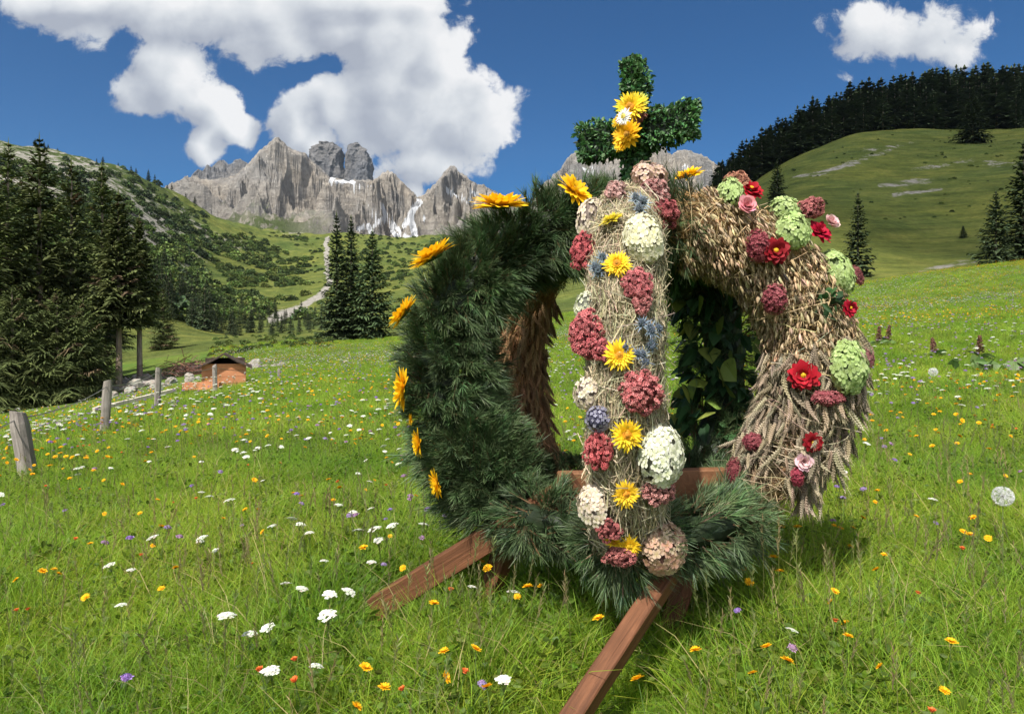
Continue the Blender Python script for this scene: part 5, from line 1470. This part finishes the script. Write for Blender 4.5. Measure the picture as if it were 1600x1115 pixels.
x, y, sc, ix = x[keep], y[keep], sc[keep], ix[keep]
rot = np.stack([.12 * rng.normal(size=len(x)), .12 * rng.normal(size=len(x)), rng.random(len(x)) * 6.283], -1)
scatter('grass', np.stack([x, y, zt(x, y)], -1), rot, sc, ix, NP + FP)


# ------------------------------------------------------------------ meadow flowers, one object each
def stem(g, h, bend=.03, col=(.10, .16, .04), w_=.0016):
    P = np.array([[0, 0, -.02], [bend * .3, 0, h * .5], [bend, 0, h]])
    for sd_ in ((1, 0, 0.), (0, 1., 0)): g.strips(P[None], np.array([sd_]), np.array([[w_, w_, w_ * .8]]), col)
    return np.array([bend, 0, h])


def merge(g, h, R_, T_, sc):
    g.inst(h.template(), R_[None], np.array(T_)[None], [sc])


def hawkbit(tilt, col1=(.80, .40, .008), col2=(.82, .46, .012), r_=.021, h=.30):
    g = Geo(); tp_ = stem(g, h); f = Geo()
    for i, (n, r1, t) in enumerate([(15, 1, .15), (13, .8, .45), (9, .5, .8)]): petal_strip(f, n, .1, r1, .15, t, col1, col2, k=4, phase=i * .3, prof=(.6, 1, 1, .5), z0=.03 * i)
    dome(f, .24, .14, np.array(col1) * .8, n=8, m=3); petal_strip(f, 8, .05, .4, .12, -.5, (.06, .10, .03), (.06, .10, .03), k=3, prof=(.8, 1, .3))
    merge(g, f, frames(np.array([[math.sin(tilt), .2 * math.sin(tilt * 7), math.cos(tilt)]]))[0], tp_, r_)
    return g


def umbel(r_=.036, h=.34, flat=.22):
    g = Geo(); tp_ = stem(g, h * .86, .02); n = 17; a = np.arange(n) * 2.4; q = np.sqrt((np.arange(n) + .5) / n)
    C = tp_ + np.stack([r_ * q * np.cos(a), r_ * q * np.sin(a), h * .14 - flat * r_ * q ** 2 * 1.5], -1)
    for k in range(n):
        g.strips(np.array([[tp_, C[k]]]), unit(np.cross(C[k] - tp_, rng.normal(size=3)))[None], np.array([[.0007, .0006]]), (.14, .19, .06))
        m = 10; e = rdir(m) * [1, 1, .3]; g.inst(T_FLORET, frames(unit(e * .4 + UP)), C[k] + e * r_ * .17, .0042 * (.8 + .4 * rng.random(m)), varc((.78, .78, .74), m, .06))
    return g


def scabious(col=(.30, .19, .47), r_=.02, h=.30):
    g = Geo(); tp_ = stem(g, h); n = 60; d = rdir(n); d[:, 2] = np.abs(d[:, 2])
    g.inst(T_STAR, frames(d), tp_ + d * r_ * .7 * [1, 1, .6], .006 * (.8 + .5 * rng.random(n)), varc(col, n, .2, .08)); f = Geo(); petal_strip(f, 12, .2, 1.0, .2, .15, col, np.array(col) * 1.25, k=4, jit=.2, prof=(.5, .9, 1, .4)); merge(g, f, np.eye(3), tp_, r_)
    return g


def hawkweed_bud(h=.30):
    g = Geo(); tp_ = stem(g, h); f = Geo(); petal_strip(f, 14, .1, 1.0, .18, .75, (.66, .12, .03), (.74, .19, .05), k=4, prof=(.6, 1, 1, .5)); petal_strip(f, 10, .05, .8, .18, 1.1, (.66, .13, .03), (.74, .20, .05), k=4, prof=(.6, 1, 1, .5))
    dome(f, .4, .5, (.55, .12, .03), n=8, m=3); merge(g, f, np.eye(3), tp_, .015)
    return g


MF = M_PETAL
YEL = [hawkbit(t).build('yellow_wildflower', MF, link=False) for t in (.1, .35, .6, -.3)]
WHI = [umbel(r).build('white_wildflower', MF, link=False) for r in (.028, .025, .022)]
PUR = [scabious(c).build('purple_wildflower', MF, link=False) for c in ((.30, .19, .47), (.36, .27, .46), (.40, .24, .38))]
ORA = [hawkweed_bud(h).build('orange_wildflower', MF, link=False) for h in (.30, .26)]


def hit_h(px, py, h):
    d = np.exp(np.linspace(math.log(1.2), math.log(60), 700)); x = (px - CX) / F * d
    k = np.nonzero(EYE + (HY - py) / F * d < zt(x, d) + h)[0]
    if not len(k): return None
    return np.array([x[k[0]], d[k[0]], float(zt(x[k[0]], d[k[0]]))])


def plant(protos, P, s, label, cat, group, k):
    o = protos[k % len(protos)].copy(); COL.objects.link(o); o.location = Vector(P); o.scale = (s,) * 3
    o.rotation_euler = (random.gauss(0, .22), random.gauss(0, .22), random.random() * 6.28)
    return tag(o, label, cat, group)


LW = ('small yellow hawkbit flower on a thin stem in the meadow grass', 'wildflower', 'yellow flowers of the meadow')
LU = ('flat white umbel flower on a thin stem in the meadow grass', 'wildflower', 'white umbels of the meadow')
LP = ('small mauve purple flower on a thin stem in the meadow grass', 'wildflower', 'purple flowers of the meadow')
LO = ('small orange-red flower bud on a thin stem in the meadow grass', 'wildflower', 'orange-red buds of the meadow')
yl = [(1205, 1037), (1248, 1018), (1411, 1022), (1505, 1042), (1482, 987), (1325, 978), (1375, 886), (1105, 1000), (965, 985), (1030, 1100), (1365, 1092), (1198, 1030), (787, 1105), (785, 1087), (750, 1023), (610, 1040), (532, 1037), (485, 1103), (510, 1110),
      (738, 975), (645, 960), (815, 880), (835, 905), (850, 913), (808, 893), (1268, 792), (1320, 795), (1322, 820), (1240, 830), (1237, 812), (1178, 868), (1205, 880), (1212, 888), (1165, 885), (1340, 925), (1380, 935), (1550, 795), (1548, 808), (1365, 772), (1360, 760),
      (1285, 690), (1330, 662), (1345, 660), (1395, 675), (1405, 668), (1500, 655), (1550, 660), (1480, 725), (1540, 700), (1410, 695), (620, 1046), (250, 830), (410, 1108), (195, 825), (70, 902), (90, 862), (130, 840), (60, 885), (230, 905), (280, 878)]
wh = [(383, 966), (348, 983), (402, 1045), (432, 1020), (462, 1025), (430, 927), (452, 946), (480, 924), (504, 932), (516, 955), (445, 900), (200, 877), (205, 862), (192, 925), (498, 862), (436, 814), (452, 814), (448, 826), (345, 830), (312, 828), (304, 770), (322, 772), (385, 690),
      (375, 703), (390, 700), (405, 697), (788, 1057), (190, 1110), (1302, 738), (1205, 960), (795, 920), (580, 858), (600, 830), (612, 835), (632, 826), (560, 845), (644, 820), (1108, 884), (720, 900), (545, 780), (520, 790), (490, 830), (282, 667), (270, 700), (240, 683), (1495, 555), (1430, 560), (1400, 585),
      (1365, 575), (1380, 590), (1540, 570), (1570, 590), (1450, 550)]
og = [(1405, 925), (1459, 1076), (473, 1042), (499, 1047), (445, 1055), (687, 1055), (679, 1078), (1325, 705), (90, 848), (208, 862), (40, 940), (52, 933), (690, 945), (1296, 970), (1480, 865)]
pu = [(187, 1054), (696, 1047), (133, 732), (300, 745), (320, 742), (100, 860), (215, 845), (235, 843), (250, 838), (1320, 680), (1345, 678), (1365, 682), (1372, 675), (1360, 615), (1428, 610), (1415, 570), (1360, 700), (1192, 958), (1195, 925), (660, 795), (650, 812), (690, 805), (595, 868), (588, 798), (1300, 752), (1280, 745)]
ny = 0
for lst, pr, lab, h, s0 in ((yl, YEL, LW, .27, .95), (wh, WHI, LU, .31, 1.0), (og, ORA, LO, .27, 1.0), (pu, PUR, LP, .27, 1.0)):
    for k, (px, py) in enumerate(lst):
        P = hit_h(px, py, h * .95)
        if P is not None: plant(pr, P, s0 * random.uniform(.7, 1.0), *lab, k)
for n, pr, lab, y0, y1 in ((240, YEL, LW, 2.3, 8.0), (245, WHI, LU, 3.0, 11), (270, PUR, LP, 3.0, 12), (60, ORA, LO, 2.5, 9)):
    c = 0
    while c < n:
        x, y = wedge(1, y0, y1, .3, .78); x, y = float(x[0]), float(y[0]); px = CX + F * x / y
        dn = fbm(np.array([[x * .35 + len(lab[0]), y * .35, 2.2]]), 3)[0]
        side = .9 if pr is not WHI else (1.0 if 260 < px < 1000 else .35)
        if pr is YEL: side = 1.0 if px > 1150 else (.75 if px < 800 else .4)
        if random.random() > side * (.5 + 1.5 * dn): continue
        plant(pr, (x, y, float(zt(x, y))), random.uniform(.6, 1.0), *lab, c); c += 1
x, y = wedge(42000, 5.0, 52, .3, .78); px = CX + F * x / y; dn = fbm(np.stack([x * .2, y * .2, 0 * x + 5], -1), 3)
kp = (rng.random(len(x)) < np.clip(.38 + 2.2 * dn, 0, 1) * np.where(px > 1150, 1, .6)) & ~((px < 330) & (y > 19)); x, y = x[kp], y[kp]
scatter('yellow_wildflowers', np.stack([x, y, zt(x, y)], -1), np.stack([.1 * rng.normal(size=len(x)), .1 * rng.normal(size=len(x)), rng.random(len(x)) * 6], -1), .62 + .42 * rng.random(len(x)), rng.integers(0, 4, len(x)), [o.copy() for o in YEL])
x, y = wedge(13000, 6, 45, .3, .78); px = CX + F * x / y; kp = ~((px < 330) & (y > 19)) & (rng.random(len(x)) < np.clip(.40 + 2.6 * fbm(np.stack([x * .28, y * .28, 0 * x + 25], -1), 3), 0, 1)); x, y = x[kp], y[kp]
scatter('white_wildflowers', np.stack([x, y, zt(x, y)], -1), np.stack([.1 * rng.normal(size=len(x)), .1 * rng.normal(size=len(x)), rng.random(len(x)) * 6], -1), .65 + .5 * rng.random(len(x)), rng.integers(0, 3, len(x)), [o.copy() for o in WHI])


def clock(px, py, h, r_, lab):
    P = hit_h(px, py, h); e = empty('dandelion_clock', P, lab, 'dandelion'); g = Geo(); stem(g, h - r_ * .2, .0, (.20, .24, .10), .0018); g.build('stem', MF, e, origin=(0, 0, 0)).location = Vector(P)
    s = Geo(); n = 230; d = rdir(n); s.strips(np.stack([d * .15, d], 1) * r_, unit(np.cross(d, rdir(n))), np.array([[.0003, .0003]]), (.6, .6, .58))
    for q in range(6):
        f = unit(d + .26 * rdir(n)); s.strips(np.stack([d * .86, f * 1.05], 1) * r_, unit(np.cross(f, rdir(n))), np.array([[.0004, .0003]]), (.74, .74, .74))
    s.inst(T_BALL, np.eye(3)[None], [[0, 0, 0]], [r_ * .16], [(.25, .22, .15)])
    o = s.build('seed_head', MF, e, origin=(0, 0, 0)); o.location = Vector(P) + Vector((0, 0, h))


clock(1567, 776, .42, .037, 'white dandelion seed head on a tall stem near the right picture edge')
clock(1458, 581, .40, .045, 'white dandelion seed head among the yellow flowers above the right slope')


def dock(seed):
    r = np.random.default_rng(seed); g = Geo(); h = .45; stem(g, h, .04, (.20, .07, .045), .004); n = 260; q = .35 + .65 * r.random(n); a = r.random(n) * 6.28; ro = .05 * (1.15 - q) * 1.8 * r.random(n) + .008
    P = np.stack([.04 * q + ro * np.cos(a), ro * np.sin(a), h * q], -1); g.inst(T_BALL, frames(rdir(n)), P, .010 * (.7 + .6 * r.random(n)), varc((.27, .12, .075), n, .3))
    m = 9; leaves(g, np.zeros((m, 3)) + [0, 0, .08], unit(rdir(m) * [1, 1, .2] + [0, 0, .5]), .26 * (.7 + .5 * r.random(m)), .05 * np.ones(m), varc((.08, .14, .035), m, .2), droop=.4)
    return g.build('dock_plant', M_LEAF, link=False)


DK = [dock(3), dock(4)]
for k, (px, py, h) in enumerate([(1385, 508, .42), (1372, 516, .36), (1462, 530, .36), (1530, 522, .45)]):
    P = hit_h(px, py, h)
    if P is not None: plant(DK, P, .95, 'rust-brown dock plant standing above the grass on the right slope', 'plant', 'rust-brown dock plants on the right slope', k)
g = Geo(); n = 26; P0 = hit_h(1575, 560, .2); P = P0 + rng.normal(size=(n, 3)) * [.40, .3, .0] + UP * .06; P[:, 2] = zt(P[:, 0], P[:, 1]) + .08 + .10 * rng.random(n)
leaves(g, P, unit(rdir(n) * [1, 1, .15] + [0, -.2, .25]), .20 * (.7 + .5 * rng.random(n)), .09 * (.7 + .5 * rng.random(n)), varc((.11, .18, .05), n, .15), droop=.3)
tag(g.build('butterbur_plant', M_LEAF), 'clump of broad grey-green leaves in the grass at the right picture edge', 'plant')


# ------------------------------------------------------------------ scrub on the slopes and the wood in the valley
def shrub(col, n=260, seed=1, tall=1.0):
    g = Geo(); d = rdir(n); d[:, 2] = np.abs(d[:, 2]); lob = 1 + .5 * fbm(d * 1.9 + seed * 3.3, 3); P = d * lob[:, None] * (.55 + .5 * rng.random((n, 1)) ** .5) * [1, 1, .8 * tall]
    leaves(g, P, unit(d + .8 * rdir(n)), .36 * (.6 + .7 * rng.random(n)), .16 * (.6 + .7 * rng.random(n)), varc(col, n, .3, .08)); return g.build('shrub', M_SHRUB, link=False)


SH = [shrub((.045, .068, .022), seed=1), shrub((.055, .085, .025), seed=2), shrub((.085, .125, .030), seed=3, tall=1.2), shrub((.12, .155, .038), seed=4), shrub((.035, .055, .024), seed=5, tall=1.5)]
pts, scl, idx = [], [], []
zones = [(([0, 330], [250, 470]), 800, .7, 3.1, (0, 4, 1, 0, 2)), (([235, 480], [370, 500]), 560, .9, 2.8, (1, 2, 2, 3, 0)), (([320, 680], [362, 440]), 520, .6, 1.7, (0, 1, 2)), (([360, 640], [440, 500]), 120, .5, 1.4, (1, 2, 3)),
         (([330, 520], [522, 560]), 90, .15, .45, (1, 2, 3)), (([250, 320], [430, 520]), 90, 1.2, 3.2, (2, 4, 1)), (([1150, 1640], [205, 430]), 110, .10, .42, (0, 1, 2, 3))]
for (bx, n, lo, hi, ks) in zones:
    c = 0; tries = 0
    while c < n and tries < n * 5:
        tries += 1; px, py = random.uniform(*bx[0]), random.uniform(*bx[1]); P = hit(px, py, 20)
        if P[1] > 860 or (bx[1][0] < 500 and P[1] < 110) or fbm(np.array([P / 32.0]), 3)[0] < -.12: continue
        pj = seg_dist(np.array([px]), np.array([py]), [(512, 372, 5), (510, 405, 5), (514, 440, 6), (500, 462, 7), (470, 482, 9), (440, 492, 11), (424, 498, 10)])[0]
        if pj < 1.5: continue
        pts.append(P); s_ = random.uniform(lo, hi) * (.7 + .3 * random.random()); scl.append(s_ * (1 if P[1] > 100 else 1)); idx.append(random.choice(ks)); c += 1
pts = np.array(pts); scatter('shrubbery', pts, np.stack([0 * pts[:, 0], 0 * pts[:, 0], rng.random(len(pts)) * 6], -1), scl, idx, SH)
far_spruce((0, 700, -50), 1, 'x', 'x', 0); _o = [o for o in COL.objects if o.get('label') == 'x'][0]; bpy.data.objects.remove(_o)
VP = []
for v in (0, 1, 2):
    src = [o for o in COL.objects if o.name.startswith('spruce_tree') and o.type == 'MESH'][v * 3]; VP.append(bpy.data.objects.new('w', src.data))
n = 190; px = 225 + 300 * rng.random(n); d = 112 + 75 * rng.random(n); pts = np.array([at_d(p, q) for p, q in zip(px, d)])
scatter('valley_woods', pts - [0, 0, .3], np.stack([0 * px, 0 * px, rng.random(n) * 6], -1), (.22 + .30 * rng.random(n)) * np.where(px < 330, 1.6, np.where(px > 410, .75, 1)), rng.integers(0, 3, n), VP)
x, y = wedge(9000, 6, 45, .3, .78); px = CX + F * x / y; dn = fbm(np.stack([x * .3, y * .3, 0 * x + 15], -1), 3); kp = ~((px < 330) & (y > 19)) & (dn > -.12); x, y = x[kp], y[kp]
scatter('purple_wildflowers', np.stack([x, y, zt(x, y)], -1), np.stack([.1 * rng.normal(size=len(x)), .1 * rng.normal(size=len(x)), rng.random(len(x)) * 6], -1), .65 + .5 * rng.random(len(x)), rng.integers(0, 3, len(x)), [o.copy() for o in PUR])


# ------------------------------------------------------------------ thin mountain air
hz = bpy.data.materials.new('air'); hz.use_nodes = True; nt = hz.node_tree; nt.nodes.clear()
ho = N(nt, 'ShaderNodeOutputMaterial'); pv = N(nt, 'ShaderNodeVolumePrincipled'); lk(nt, pv.outputs[0], ho.inputs['Volume'])
pv.inputs['Color'].default_value = (.66, .82, 1.0, 1); pv.inputs['Density'].default_value = 0.00003; pv.inputs['Anisotropy'].default_value = 0.2
me = bpy.data.meshes.new('haze'); vf = boxes([((-3600, -400, -60), (3600, 3400, 900))]); me.from_pydata(vf[0], [], vf[1]); me.materials.append(hz)
o = bpy.data.objects.new('haze', me); COL.objects.link(o); tag(o, kind='stuff')
